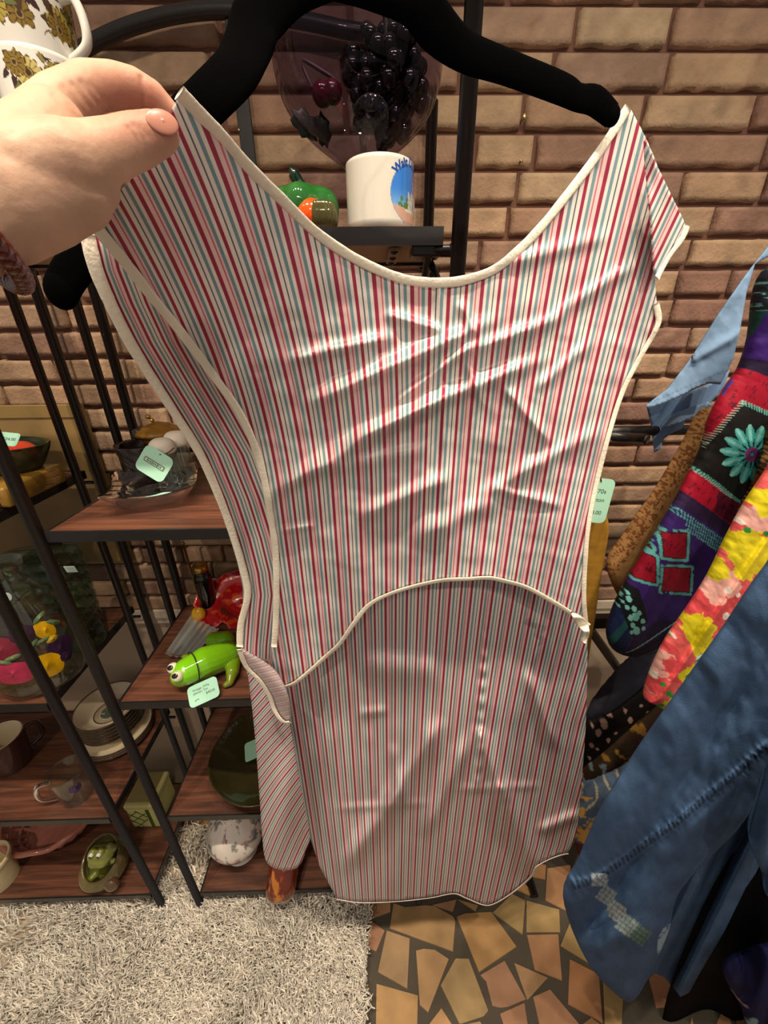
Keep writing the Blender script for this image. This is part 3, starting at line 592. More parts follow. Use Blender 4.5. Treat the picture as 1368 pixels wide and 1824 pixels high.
# ---- white mug with a round printed view
c = np.array([at(677, 380, .604)[0], .606, 1.687]); R = .0415
def mugc(A, Z):
    A = (A+PI) % (2*PI)-PI; col = np.broadcast_to(np.array([222, 220, 210.]), A.shape+(3,)).copy()
    s = (A-1.02)/.72; t = (Z-.0345)/.0285; e = s*s+t*t; ins = e < 1
    sky = np.array([58, 130, 224.])+(np.array([150, 196, 240.])-np.array([58, 130, 224.]))*ss(.3, -.75, t)[..., None]
    col[ins] = sky[ins]
    h = (t < -.30+.22*np.abs(np.sin(s*9))*(s < .05)*(s > -.55)) & (s < .1) & (s > -.75); col[ins & h & (fbm(s*14, t*14, 3) > .40)] = (86, 128, 58)
    wl = (s > -.12) & (t < .02+.10*((np.floor(s*6) % 2))); col[ins & wl] = (206, 210, 208); col[ins & wl & (fbm(s*30, t*20, 8) > .56)] = (150, 158, 164)
    col[ins & (t < -.52-.12*s)] = (206, 168, 150); col[ins & (t < -.5) & (t > -.6) & (s > -.3)] = (226, 220, 206)
    col[(e >= 1) & (e < 1.045)] = (120, 150, 190); return col
mug = thing('mug', c, 'white glossy mug with a blue sky print, on the top black shelf', 'mug')
mb = MB(); mb.lathe([(.001, .003), (.030, .0), (.0385, .001), (.0405, .004)]+[(R, z) for z in np.linspace(.008, .066, 64)]+[(.0412, .0688), (.0400, .0700), (.0388, .0688), (.0380, .06), (.037, .012), (.030, .007), (.001, .006)], c, 300, col=cyl_paint(mugc)); obj('body', mb, WHITE, mug)
obj('handle', ears(c, 2.45, R, .016, .056, .026, .0052), M('white_glaze_plain', (222, 220, 210), .14, coat=.6), mug)
tv, tf = text_mesh('Walt Disney', .0108, .0003); wd = .075
x = tv[:, 0]; th = x/.0308; rr = .0318+tv[:, 1]; Zt = .0335+rr*np.cos(th)
A = 1.02+(rr*np.sin(th))/.0285*.72; P = np.stack([np.sin(A)*(R+.0004), -np.cos(A)*(R+.0004), Zt], -1)+c; mb = MB(); mb.add(P, tf); obj('lettering', mb, M('blue_print', (30, 84, 178), .3), mug, smooth=False)
# ---- big snifter globe with fruit inside
gc = np.array([-.014, .662, 1.687]); TG = thin_glass('violet_glass', (194, 184, 200), .012, 1, 1.35, .014)
G = thing('glass_snifter', gc, 'large violet tinted round glass snifter holding dark grapes, behind the white mug', 'glass bowl')
prof = [(.028, .0), (.029, .002), (.012, .006), (.008, .018), (.008, .05), (.012, .074), (.026, .086), (.043, .098), (.066, .114), (.088, .135), (.099, .157), (.1030, .182), (.102, .206), (.097, .230), (.088, .254), (.078, .274), (.073, .284)]
pr = cat(prof, 4); inner = [(max(r-.0022, .0005), z+.0015) for r, z in pr[::-1] if z > .08]
mb = MB(); mb.lathe(pr, gc, 72); obj('bowl', mb, TG, G)
mb = MB(); mb.tube(np.stack([np.sin(np.linspace(0, 2*PI, 72, endpoint=False))*.073, np.cos(np.linspace(0, 2*PI, 72, endpoint=False))*.073, np.full(72, .284)], -1)+gc, .0016, 8, closed=True); obj('rim', mb, TG, G)
GRAPE = M('dark_grape', (7, 5, 11), .05, spec=.55); RG = M('red_grape', (74, 10, 26), .05, spec=.55)
B = thing('grape_bunch', gc+(.02, 0, .10), 'bunch of shiny black glass grapes with dark leaves inside the violet snifter', 'grapes')
gp = MB(); gp.ell((0, 0, 0), 1, seg=16); proto = None; rg = random.Random(5); pts = []
bc_ = gc+(.034, -.004, .160); tries = 0
while len(pts) < 78 and tries < 20000:
    tries += 1; q = np.array([rg.uniform(-1, 1) for _ in range(3)]); n_ = np.linalg.norm(q)
    if n_ > 1 or n_ < .45: continue
    q = bc_+q*np.array([.046, .044, .056])
    d = q-gc; rmax = np.interp(d[2], [z for r, z in prof], [r for r, z in prof])-.0125
    if math.hypot(d[0], d[1]) > rmax or any(np.linalg.norm(q-p) < .0128 for p in pts): continue
    pts.append(q)
for q in pts:
    r_ = rg.uniform(.0085, .0105)
    if proto is None:
        m_ = MB(); m_.ell((0, 0, 0), 1, seg=18); m_.v[0] = m_.v[0]+org(B); proto = obj('grape', m_, GRAPE, B); o = proto
    else: o = proto.copy(); COL.objects.link(o)
    o.location = Vector((q-org(B)).tolist()); o.scale = (r_, r_, r_*1.03)
mb = MB(); mb.tube(cat([bc_+(0, 0, .062), bc_+(.002, 0, .03), bc_+(0, .0, -.02), bc_+(-.006, 0, -.055)], 5), .004, 8); mb.ell(bc_, (.024, .022, .036), seg=14); obj('stem', mb, M('dark_stem', (22, 16, 20), .6), B)
LF = M('dark_leaf', (26, 34, 28), .45, bump=(80, .6))
for (px, py, Y, rx, ang) in ((545, 222, .655, .020, .5), (575, 232, .66, .016, 1.4)):
    q = at(px, py, Y); mb = MB(); mb.ell(q, (rx, .0045, rx*.62), rot=roty(ang)@rotz(.3), seg=18, warp=lambda P: P*(1+.16*np.sin(7*np.arctan2(P[..., 2], P[..., 0])))[..., None]); obj('leaf', mb, LF, B)
B2 = thing('cherry_pair', at(580, 185, .64), 'two dark red glass cherries on a twig inside the violet snifter', 'fruit')
for (px, py, r_) in ((574, 168, .0125), (592, 164, .0120)): mb = MB(); mb.ell(at(px, py, .645), (r_, r_, r_), seg=22); obj('cherry', mb, RG, B2)
mb = MB(); mb.tube([at(x, y, .655) for x, y in ((556, 156), (540, 120), (538, 105), (560, 118), (592, 138), (606, 150))], .0022, 8); obj('twig', mb, M('plum_twig', (64, 34, 48), .5), B2)
mb = MB(); mb.ell(at(660, 182, .60)+(0, .0, 0), (.0125, .004, .0085), seg=20); tag(obj('foot_reflection', mb, thin_glass('reflection_glass', (205, 212, 212), .02, 1, 1.5)), 'clear dome shape standing for a reflection of the foot, on front of the violet snifter', 'reflection shape')  # added shape that imitates the reflection of the snifter foot
# ---- green ceramic piece on the top shelf
GG = M('green_glaze', (42, 112, 46), .08, coat=1, var=(26, .45)); pp = thing('ceramic_pepper', at(540, 400, .62)*(1, 1, 0)+(0, 0, 1.687), 'green glazed ceramic bell pepper with dark stalk and orange base, left of the white mug', 'ornament')
P0 = np.array([at(540, 365, .625)[0], .625, 1.687]); mb = MB()
def lobes(P, a): return P*np.stack([1+.10*np.cos(5*a)[None]*np.ones(P.shape[:2])]*2+[np.ones(P.shape[:2])], -1)
mb.lathe(cat([(.001, .006), (.026, .002), (.040, .014), (.044, .030), (.038, .046), (.022, .053), (.008, .049), (.001, .048)], 5), P0, 80, warp=lobes); obj('body', mb, GG, pp)
mb = MB(); mb.tube(cat([P0+(0, 0, .046), P0+(-.002, 0, .056), P0+(-.008, -.002, .066), P0+(-.012, -.002, .072)], 5), [.009]*6+[.007]*6+[.004]*4, 12); obj('stalk', mb, M('dark_green_glaze', (16, 42, 26), .1, coat=1), pp)
mb = MB(); mb.ell(P0+(.014, -.036, .017), (.022, .016, .017), seg=24); obj('orange_patch', mb, M('orange_glaze', (244, 84, 10), .12, coat=1), pp)
oc = np.array([at(574, 385, .585)[0], .588, 1.687]); mb = MB()
mb.lathe(cat([(.001, .001), (.012, .0005), (.0175, .008), (.0185, .017), (.016, .026), (.0135, .029), (.0125, .027), (.013, .02), (.001, .008)], 5), oc, 96, warp=lambda P, a: P*np.stack([1+.045*np.cos(22*a)[None]*np.ones(P.shape[:2])]*2+[np.ones(P.shape[:2])], -1)); tag(obj('ribbed_cup', mb, M('olive_glass', (86, 84, 34), .08, trans=.4, coat=1)), 'small olive green ribbed glass cup in front of the green ceramic pepper', 'cup')
# ---- flowered cups at top left
def flowers(A, Z, R, seed, band):
    A = (A+PI) % (2*PI); x = A*R; col = np.broadcast_to(np.array([226, 226, 220.]), A.shape+(3,)).copy(); ol = np.array([64, 44, 18.])
    rg = random.Random(seed); n = 40
    for k in range(n):
        cx = rg.uniform(0, 2*PI*R); cz = rg.uniform(band[0]+.008, band[1]-.008); rad = rg.uniform(.010, .016); pt = rg.choice([9, 11, 13]); yel = np.array(rg.choice([(168, 152, 72), (150, 132, 56), (190, 176, 104), (128, 106, 44)]), float)
        dx = (x-cx+PI*R) % (2*PI*R)-PI*R; dz = Z-cz; r = np.hypot(dx, dz)/rad; th = np.arctan2(dz, dx)+k; f = np.abs((th*pt/(2*PI)) % 1-.5)*2
        pet = (r < .72+.28*np.cos((f)*PI/2)**.5) & (r < 1); edge = pet & ((f > .82) | (r > .90-.0*f)); col[pet] = yel*1; col[edge] = ol
        col[(r < .34)] = (88, 66, 34); col[(r < .27) & (r > .2)] = (160, 140, 80); col[r < .14] = (60, 44, 20)
        for q in range(3):
            an = rg.uniform(0, 6.28); lx = dx-math.cos(an)*rad*1.2; lz = dz-math.sin(an)*rad*1.2; u = (lx*math.cos(an)+lz*math.sin(an))/(rad*.62); v = (-lx*math.sin(an)+lz*math.cos(an))/(rad*.26)
            lf = (np.abs(u) < 1) & (np.abs(v) < (1-u*u)) & (r > 1); col[lf] = rg.choice([(74, 52, 30), (138, 128, 70), (60, 38, 40), (104, 110, 70)]); col[lf & (np.abs(v) > (1-u*u)*.75)] = ol
    out = (Z < band[0]+.004*np.abs(np.sin(x*320))) | (Z > band[1]-.004*np.abs(np.sin(x*280+1))); col[out] = (226, 226, 220); return col
cc = np.array([at(124, 95, .62)[0]-.0455, .635, 1.687]); Rc = .047
t = thing('canister', cc, 'white canister printed with olive and brown flowers, below the matching cup at upper left', 'canister'); mb = MB()
hC = at(60, 72, .59)[2]-1.687
mb.lathe([(.001, .002), (.040, 0), (.0455, .004)]+[(Rc, z) for z in np.linspace(.008, hC-.004, 150)]+[(Rc-.0006, hC-.001), (Rc-.002, hC), (Rc-.0035, hC-.002), (Rc-.004, .01), (.001, .008)], cc, 400, col=cyl_paint(lambda A, Z: flowers(A, Z, Rc, 4, (.02, hC-.005)))); obj('body', mb, WHITE, t)
c2 = cc+(0, .0, hC-.0125); t = thing('cup', c2, 'white flower print cup with a white handle, stacked on the matching canister at upper left', 'cup'); mb = MB(); Rt = .0465
mb.lathe([(.001, .002), (.030, 0), (.036, .003), (.0405, .012)]+[(.0405+(Rt-.0405)*s**.7, .013+.07*s) for s in np.linspace(0, 1, 90)]+[(Rt-.001, .0845), (Rt-.003, .083), (.038, .02), (.001, .008)], c2, 400, col=cyl_paint(lambda A, Z: flowers(A, Z, Rc, 9, (.024, .084)))); obj('body', mb, WHITE, t)
obj('handle', ears(c2, 1.45, .0425, .014, .062, .024, .0048), M('white_china', (228, 228, 220), .14, coat=.6), t)
# ---- second shelf of the near unit
def price_tag(label, quad_c, wx, wz, nrm_from, string_to=None, lines=(), emblem=False, rot=0.0, hole=True):
    """card facing along nrm_from; rot turns it in its own plane"""
    c = np.array(quad_c, float); n = np.array(nrm_from, float); n /= np.linalg.norm(n); x = np.cross((0, 0, 1), n); x /= np.linalg.norm(x); x = np.array(x); y = np.cross(n, x)
    cx, sx_ = math.cos(rot), math.sin(rot); ex, ey = x*cx+y*sx_, -x*sx_+y*cx
    t = thing('price_tag', c, label, 'price tag'); mb = MB(); pts = []; r = min(wx, wz)*.2
    for (a, b, s) in ((1, 1, 0), (-1, 1, 90), (-1, -1, 180), (1, -1, 270)):
        for k in range(5):
            an = math.radians(s+k*22.5); pts.append((a*(wx/2-r)+r*math.cos(an), b*(wz/2-r)+r*math.sin(an)))
    f_ = [c+ex*p[0]+ey*p[1]+n*.0003 for p in pts]; b_ = [p-n*.0006 for p in f_]; m = len(pts)
    mb.add(f_+b_, [tuple(range(m)), tuple(range(2*m-1, m-1, -1))]+[(i, i+m, (i+1) % m+m, (i+1) % m) for i in range(m)]); obj('card', mb, MINT, t, smooth=False)
    for (s, sz, ox, oy, ink) in lines:
        v, f = text_mesh(s, sz); P = c+ex[None]*(v[:, :1]+ox)+ey[None]*(v[:, 1:2]+oy)+n*.0006; mb = MB(); mb.add(P, f); obj('lettering', mb, INK, t, smooth=False)
    if emblem:
        for k, (w, h, m_) in enumerate(((.72, .19, M('plate_edge', (166, 150, 122), .6)), (.68, .15, M('plate_dark', (70, 84, 60), .6)), (.64, .115, MINT))):
            mb = MB(); P = [c+ex*(w*wx/2*math.cos(a)**1*1+0)+ey*(h*wz/2*math.sin(a))+n*(.0006+k*.0002) for a in np.linspace(0, 2*PI, 28, endpoint=False)]
            P = [c+ex*(np.sign(math.cos(a))*min(1, abs(math.cos(a))*1.35)*w*wx/2)+ey*(np.sign(math.sin(a))*min(1, abs(math.sin(a))*1.35)*h*wz/2)+n*(.0006+k*.0002) for a in np.linspace(0, 2*PI, 40, endpoint=False)]
            mb.add(P, [tuple(range(40))]); obj('emblem', mb, m_, t, smooth=False)
        for i in range(9):
            u = (i-4)*.058*wx; mb = MB(); q = c+ex*u+n*.0012; h = .03*wz*(1+.5*(i % 3 == 0)); w = .016*wx
            mb.add([q-ex*w-ey*h, q+ex*w-ey*h, q+ex*w*(.3 if i % 2 else 1)+ey*h, q-ex*w+ey*h], [(0, 1, 2, 3)]); obj('emblem_mark', mb, INK, t, smooth=False)
    if string_to is not None:
        a = c+ey*(wz/2-.006)+n*.001; mb = MB(); b = np.array(string_to, float); mb.tube(cat([a, (a+b)/2+np.array([0, 0, -.004])+n*.003, b], 6), .0009, 6); obj('string', mb, STRG, t)
    return t
def boxring(rs, zs, c, ang, e=5, mat=GLASS, nm='dish', seg=96):
    a = np.linspace(0, 2*PI, seg, endpoint=False); P = []
    for (r, z, k, lift) in zs:
        sq = 1/np.maximum(np.abs(np.cos(a)), np.abs(np.sin(a))); sq = np.minimum(sq, 1.36); rad = r*((1-k)+k*sq); P.append(np.stack([rad*np.cos(a+ang), rad*np.sin(a+ang), z+lift*(sq-1)/.36], -1))
    mb = MB(); mb.grid(np.array(P)+np.array(c), cv=True); return mb
dc = np.array([-.424, .700, 1.287]); mb = boxring(0, [(.0005, .0, 1, 0), (.046, 0, 1, 0), (.052, .004, 1, 0), (.066, .018, 1, .006), (.075, .026, 1, .010), (.075, .029, 1, .011), (.070, .0295, .9, .008), (.054, .0285, .2, .0), (.050, .024, 0, 0), (.044, .013, 0, 0), (.030, .0085, 0, 0), (.0005, .008, 0, 0)], dc, .35)
autosmooth(tag(obj('ashtray', mb, M('thick_glass', (248, 252, 250), .02, trans=1, ior=1.33, coat=.5)), 'clear cut-glass square dish with a round hollow, at front of the shelf below the hand', 'glass dish'), 30)
sc = np.array([-.487, .800, 1.2875]); mb = MB(); bump = lambda P, a: P*np.stack([1+.03*np.sin(9*a[None]+P[..., 2]*240)]*2+[np.ones(P.shape[:2])], -1)
mb.lathe(cat([(.001, .0), (.030, 0), (.036, .006), (.041, .030), (.046, .058), (.050, .078), (.0485, .080), (.045, .074), (.038, .03), (.032, .01), (.001, .006)], 5), sc, 90, warp=bump); tag(obj('basket', mb, SMOKE), 'smoked brown bubbled glass bowl at the left end of the shelf, behind the cut-glass dish', 'glass bowl')
RIB = lambda n, k: (lambda P, a: P*np.stack([1+k*np.cos(n*a)[None]*np.ones(P.shape[:2])]*2+[np.ones(P.shape[:2])], -1))
for (px, py, Y, lab) in ((288, 792, .735, 'ribbed glass shaker with white domed cap, behind the mint tag, nearer of two'), (313, 779, .785, 'ribbed glass shaker with white domed cap, partly behind the dress edge, farther of two')):
    cp_ = at(px, py, Y); b = np.array([cp_[0], cp_[1], 1.2875]); hh = cp_[2]-1.2875
    t = thing('shaker', b, lab, 'shaker', 'glass shakers with white caps'); mb = MB(); mb.lathe(cat([(.001, .002), (.020, 0), (.0225, .004), (.021, hh*.4), (.0185, hh-.014), (.0175, hh-.008), (.016, hh-.01), (.018, hh*.4), (.001, .01)], 4), b, 64, warp=RIB(16, .03)); obj('body', mb, GLASS, t)
    mb = MB(); mb.lathe(cat([(.0185, hh-.016), (.0225, hh-.013), (.0235, hh-.006), (.021, hh+.004), (.013, hh+.011), (.001, hh+.013)], 5), b, 72, warp=RIB(26, .012)); obj('cap', mb, M('white_cap', (232, 226, 216), .5), t)
ac = np.array([at(290, 772, .835)[0], .825, 1.2875]); hh = at(290, 772, .825)[2]-1.2875
t = thing('candy_dish', ac, 'amber textured glass lidded dish with gold bead knob, at the back of the shelf', 'glass dish'); mb = MB(); mb.lathe(cat([(.001, .0), (.024, 0), (.026, .004), (.012, .016), (.014, .03), (.036, hh-.012), (.047, hh), (.044, hh+.001), (.001, hh-.006)], 5), ac, 72, warp=RIB(24, .02)); obj('bowl', mb, AMB, t)
mb = MB(); mb.lathe(cat([(.046, hh+.002), (.044, hh+.008), (.026, hh+.018), (.008, hh+.024), (.001, hh+.025)], 5), ac, 72, warp=RIB(24, .015)); obj('lid', mb, AMB, t)
for d, r_ in (((-.014, -.004, .036), .0052), ((-.004, -.01, .030), .0046)): mb = MB(); mb.ell(ac+np.array(d)+(0, 0, hh), r_); obj('gold_bead', mb, GOLD, t)
mb = MB(); q = ac+(-.032, -.02, hh+.004); mb.ell(q, (.014, .012, .012)); tag(obj('stopper', mb, SMOKE), 'round dark glass stopper knob beside the amber lidded dish', 'stopper')
tg = at(275, 826, .69); price_tag('mint green shop tag with a dark emblem bar, hanging on the glass shaker', tg, .056, .052, (.02, -1, .25), at(310, 798, .71), emblem=True, rot=-.62)
# ---- second shelf of the left unit
gx = at(80, 795, .76); gc2 = np.array([gx[0]-.108, .76, 1.2875]); ax_ = at(112, 838, .795)
mb = MB(); mb.box((ax_[0]-.150, .655, 1.2875), (ax_[0], .80, 1.327), bev=.006); t = obj('amber_block', mb, M('amber_slab', (188, 146, 62), .12, trans=.2, coat=.8, var=(20, .5))); tag(t, 'square amber glass ashtray block under the green dish, left edge of the picture', 'ashtray')
for k in range(3):
    x = ax_[0]-.020-k*.018; mb = MB(); mb.box((x-.004, .6535, 1.29), (x+.004, .6552, 1.325)); obj('dark_slot', mb, M('slot_dark', (40, 30, 14), .4), t, smooth=False)
t = thing('relish_dish', gc2+(0, 0, .041), 'dark green ribbed glass dish holding orange red fruit, at the left edge of the picture', 'glass dish'); mb = MB()
mb.lathe(cat([(.001, .0), (.070, 0), (.082, .004), (.100, .030), (.108, .048), (.105, .050), (.098, .044), (.080, .010), (.001, .007)], 5), gc2+(0, 0, .041), 120, sy=.62, warp=RIB(60, .008)); obj('bowl', mb, GRN, t)
mb = MB(); mb.ell(gc2+(.0, -.0, .072), (.088, .052, .026), seg=40, warp=lambda P: P*(1+.05*np.sin(P[..., :1]*14)*np.cos(P[..., 1:2]*11))); tag(obj('candle_fruit', mb, M('orange_red_wax', (226, 66, 36), .3, coat=.4, var=(30, .35))), 'orange red lumpy fruit piece lying in the dark green glass dish', 'fruit')
q = at(2, 781, .70); price_tag('mint price tag lying on the orange red fruit at the left edge', q, .060, .026, (.1, -1, .9), None, lines=(('$24.00', .008, .014, 0, 0),), rot=-.16)
bx = at(147, 720, .905); bz = bx[2]; t = thing('canvas_panel', ((-1.25+bx[0])/2, .905, 1.02), 'brown framed panel leaning flat against the brick wall behind the left shelves', 'panel')
mb = MB(); mb.box((-1.25, .8995, 1.02), (bx[0], .9085, bz), bev=.002); obj('board', mb, M('panel_brown', (150, 124, 78), .6, var=(9, .25)), t, smooth=False)
mb = MB(); mb.box((-1.25, .8965, bz-.028), (bx[0], .8994, bz), bev=.001); mb2 = MB(); mb2.box((bx[0]-.012, .8965, 1.02), (bx[0], .8994, bz-.0285), bev=.001); fm = M('panel_frame', (140, 116, 70), .5); obj('frame_rail', mb, fm, t, smooth=False); obj('frame_stile', mb2, fm, t, smooth=False)
# ---- third shelf, near unit: frog, tag, leaf plate, red dish, lemon, bottle, rod
LIME = M('lime_glaze', attr=True, rough=.1, coat=1, bump=(60, .15))
Zf = .892
A_ = atz(404, 1166, Zf+.030); Bd = atz(366, 1180, Zf+.034); Hd = atz(333, 1196, Zf+.036)
ch = [[(A_+(0, 0, -.002), .031), (Bd, .034), (Hd, .0285)], [(Hd, .0285), (Hd+(Hd-Bd)*.30+(0, 0, -.005), .022)],
      [(atz(398, 1150, Zf+.034)+(0, .012, .002), .0225), (atz(378, 1146, Zf+.03)+(0, .01, 0), .019)], [(A_+(.012, .004, -.008), .018), (atz(414, 1196, Zf+.018), .014), (atz(410, 1215, Zf+.008), .008), (atz(402, 1220, Zf+.006), .006)],
      [(Bd+(.004, -.012, -.012), .014), (atz(360, 1212, Zf+.010), .008), (atz(350, 1220, Zf+.006), .006)], [(Bd+(-.016, .014, -.010), .012), (atz(330, 1170, Zf+.008), .008)]]
v, f = organic(ch, .0014, 4)
def frogcol(P):
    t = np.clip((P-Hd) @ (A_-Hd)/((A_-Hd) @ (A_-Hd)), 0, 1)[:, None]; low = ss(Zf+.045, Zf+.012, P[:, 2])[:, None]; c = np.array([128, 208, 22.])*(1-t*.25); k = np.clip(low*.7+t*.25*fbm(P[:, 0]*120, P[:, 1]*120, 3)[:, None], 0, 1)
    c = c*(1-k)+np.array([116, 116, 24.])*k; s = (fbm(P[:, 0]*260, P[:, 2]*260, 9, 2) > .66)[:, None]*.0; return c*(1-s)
FR = thing('ceramic_frog', Bd*(1, 1, 0)+(0, 0, Zf), 'shiny lime green ceramic frog with bulging eyes, lying on the third shelf', 'ornament'); mb = MB(); mb.add(v, f, frogcol(v)); obj('body', mb, LIME, FR)
hd = (Hd-Bd); hd /= np.linalg.norm(hd); sd_ = np.cross(hd, (0, 0, 1))
for s in (-1, 1):
    e = Hd+hd*.020+sd_*s*.0145+np.array([0, 0, .012]); mb = MB(); mb.ell(e, .0115, seg=22); E_ = obj('eye', mb, M('eye_white', (238, 234, 206), .1, coat=1), FR)
    pd = np.array([-.1, -.62, .72]); pd /= np.linalg.norm(pd); mb = MB(); mb.ell(e+pd*.0108, (.0052, .0064, .0018), rot=frame(np.cross(pd, (1, .2, 0)), pd), seg=16); obj('pupil', mb, M('pupil', (12, 14, 12), .1, coat=1), E_)
mb = MB(); lv, n_ = [], 40
for k in range(n_):
    a = 2*PI*k/n_; ctr = Hd+(Bd-Hd)*.35; lv.append(ctr+sd_*.0335*math.cos(a)+np.array([0, 0, .0345])*math.sin(a)+(-hd)*.006*math.sin(a))
mb.tube(lv, .0011, 6, closed=True); tag(obj('tag_string', mb, STRG), 'black elastic string looped round the lime green frog', 'string')
tc_ = atz(363, 1231, Zf+.010)+(0, -.002, .0); price_tag('mint white price tag with handwriting, tied to the lime green frog', tc_, .062, .042, (-.05, -.75, 1), None, lines=(('Vintage 1970s', .0062, -.003, .010, 0), ('planter, Tan', .0062, -.005, .0035, 0), ('$40.00', .0068, .014, -.0045, 0), ('#74', .0055, -.015, -.010, 0)), rot=.45)
# clear ribbed leaf plate
Lq = [atz(x, y, Zf+.004) for x, y in ((297, 1171), (352, 1170), (392, 1128), (372, 1100), (345, 1098), (318, 1118))]
mb = MB(); nL = 26; top = []
l0, l1, r0, r1 = Lq[0], Lq[1], Lq[4], Lq[2]
G_ = np.array([[(l0*(1-s)+l1*s)*(1-t)+(r0*(1-s)+r1*s)*t+np.array([0, 0, .004+.002*math.sin(s*34)+.010*(2*s-1)**2]) for s in np.linspace(0, 1, 36)] for t in np.linspace(0, 1, nL)]); Bt = G_[:, ::-1]-np.array([0, 0, .004]); Gr = np.concatenate([G_, Bt], 1)
mb.grid(Gr, cv=True); mb.f += [tuple(range(72))[::-1], tuple((nL-1)*72+i for i in range(72))]; mb.mi += [0, 0]; tag(obj('leaf_plate', mb, M('leaf_glass', (214, 222, 224), .16, trans=.7, ior=1.3, coat=.3)), 'clear ribbed glass leaf plate lying behind the lime green frog', 'glass plate')
# red leaf dish
rd = [(344, 1078), (350, 1060), (362, 1052), (372, 1038), (388, 1032), (398, 1022), (414, 1018), (430, 1012), (470, 1006), (520, 1030), (530, 1090), (500, 1130), (455, 1140), (440, 1124), (428, 1131), (418, 1122), (412, 1129), (404, 1112), (396, 1108), (386, 1117), (374, 1120), (362, 1114), (352, 1103), (354, 1092)]
Yrd = lambda x, y: .895-.135*(y-1010)/120.+.014*np.sin(np.hypot(x-430, y-1075)/9.)*.25-.030*np.exp(-((x-430)/60.)**2-((y-1075)/40.)**2)*-1
def rcol(x, y):
    c = np.array([168, 14, 28.])*np.ones((len(x), 3)); k = (fbm(x/11, y/9, 61, 3) > .54) & (np.hypot((x-418)/48, (y-1070)/42) < 1); c[k] = (205, 72, 22); k = segdist(np.array(rd), x, y) < 2.4; c[k] = (226, 92, 78); k = (np.abs((y-1085)-(x-395)*.62) < 5-(x-395)*.05) & (x > 392) & (x < 440); c[k] = (96, 40, 26); return c
mb, _ = sheet(rd, Yrd, 3, thick=.006, col=rcol); tag(obj('leaf_dish', mb, M('red_glaze', attr=True, rough=.1, coat=1, bump=(90, .5, .003))), 'deep red scalloped ceramic leaf dish with orange flecks, leaning behind the frog', 'dish')
q = atz(351, 1098, Zf+.022); mb = MB(); mb.ell(q+(0, .01, .0), (.018, .014, .021), rot=roty(.3)); tag(obj('lemon', mb, M('yellow_glaze', (218, 164, 20), .2, coat=.6)), 'yellow ceramic lemon peeking from under the red leaf dish', 'ornament')
q = at(359, 1022, .845); t = thing('bottle', (q[0], .845, Zf), 'black bottle with a gold screw cap, behind the red leaf dish', 'bottle'); zt = at(359, 1006, .845)[2]
mb = MB(); mb.lathe(cat([(.001, .0), (.020, 0), (.022, .004), (.022, zt-Zf-.045), (.019, zt-Zf-.028), (.0165, zt-Zf-.018), (.001, zt-Zf-.017)], 4), (q[0], .845, Zf), 32); obj('body', mb, M('black_glass', (8, 8, 9), .08, coat=1), t)
mb = MB(); mb.lathe([(.001, zt-Zf-.0165), (.0185, zt-Zf-.0165), (.019, zt-Zf-.014), (.019, zt-Zf-.003), (.017, zt-Zf), (.001, zt-Zf)], (q[0], .845, Zf), 32, warp=RIB(30, .015)); obj('cap', mb, GOLD, t)
mb = MB(); a = at(326, 968, .865); b = at(346, 1052, .865); b = np.array([a[0]+.004, .865, Zf]); mb.tube([b, a], .0028, 8); mb.ell(a, .004); tag(obj('brass_rod', mb, M('aged_brass', (150, 120, 70), .35, 1)), 'thin brass rod standing at the back of the third shelf', 'rod')
# ---- third shelf, left unit: painted jar, ribbed glasses
jc = np.array([at(55, 1150, .63)[0]-.012, .648, Zf]); zj = at(20, 1003, .648)[2]-Zf
t = thing('glass_jar', jc, 'large clear glass jar painted with yellow pears and a pink apple, at left edge', 'jar')
jp = [(.001, .002), (.060, .0), (.076, .006), (.084, .035), (.086, .085), (.082, zj*.55), (.066, zj*.74), (.046, zj*.84), (.040, zj*.92), (.043, zj)]; o_ = cat(jp, 5); i_ = [(max(r-.003, .0006), z+.002 if z < .02 else z) for r, z in o_[::-1]]
mb = MB(); mb.lathe(np.concatenate([o_, i_]), jc, 72); obj('body', mb, CG, t)
def onjar(px, py, rw, rh, col, rot=0, nm='painted_fruit', lift=.0015):
    dx, dy, dz = ray(px, py)            # where the sight line meets the jar wall
    z = None; R0 = .086
    for _ in range(12):
        a_ = dx*dx+dy*dy; b_ = -2*(dx*jc[0]+dy*jc[1]); c_ = jc[0]**2+jc[1]**2-R0*R0; D = b_*b_-4*a_*c_; tt = (-b_-math.sqrt(max(D, 0)))/(2*a_); P = np.array([dx*tt, dy*tt, dz*tt+H]); R0 = float(np.interp(P[2]-jc[2], o_[:, 1], o_[:, 0]))
    n = P-jc; n[2] = 0; n /= np.linalg.norm(n); x = np.cross((0, 0, 1), n); m = np.stack([x*math.cos(rot)+np.array([0, 0, 1])*math.sin(rot), -x*math.sin(rot)+np.array([0, 0, 1])*math.cos(rot), n], 1)
    mb = MB(); th = np.linspace(0, 2*PI, 28, endpoint=False); v = []
    for k in (1, .8, .5, .01):
        for a in th:
            lx, ly = rw*k*math.cos(a), rh*k*math.sin(a)*(1+.12*math.cos(2*a+1)); q = m[:, 0]*lx+m[:, 1]*ly; w = P+q; d = w-jc; rr = np.interp(w[2]-jc[2], o_[:, 1], o_[:, 0])+lift*.4+lift*(1-k*k); hd_ = math.hypot(d[0], d[1]); v.append([jc[0]+d[0]/hd_*rr, jc[1]+d[1]/hd_*rr, w[2]])
    mb.grid(np.array(v).reshape(4, 28, 3), cv=True, col=col); mb.f.append(tuple(3*28+i for i in range(28))[::1]); mb.mi.append(0); return obj(nm, mb, PNT, t)
PNT = M('enamel_paint', attr=True, rough=.35, coat=.3, var=(70, .22))
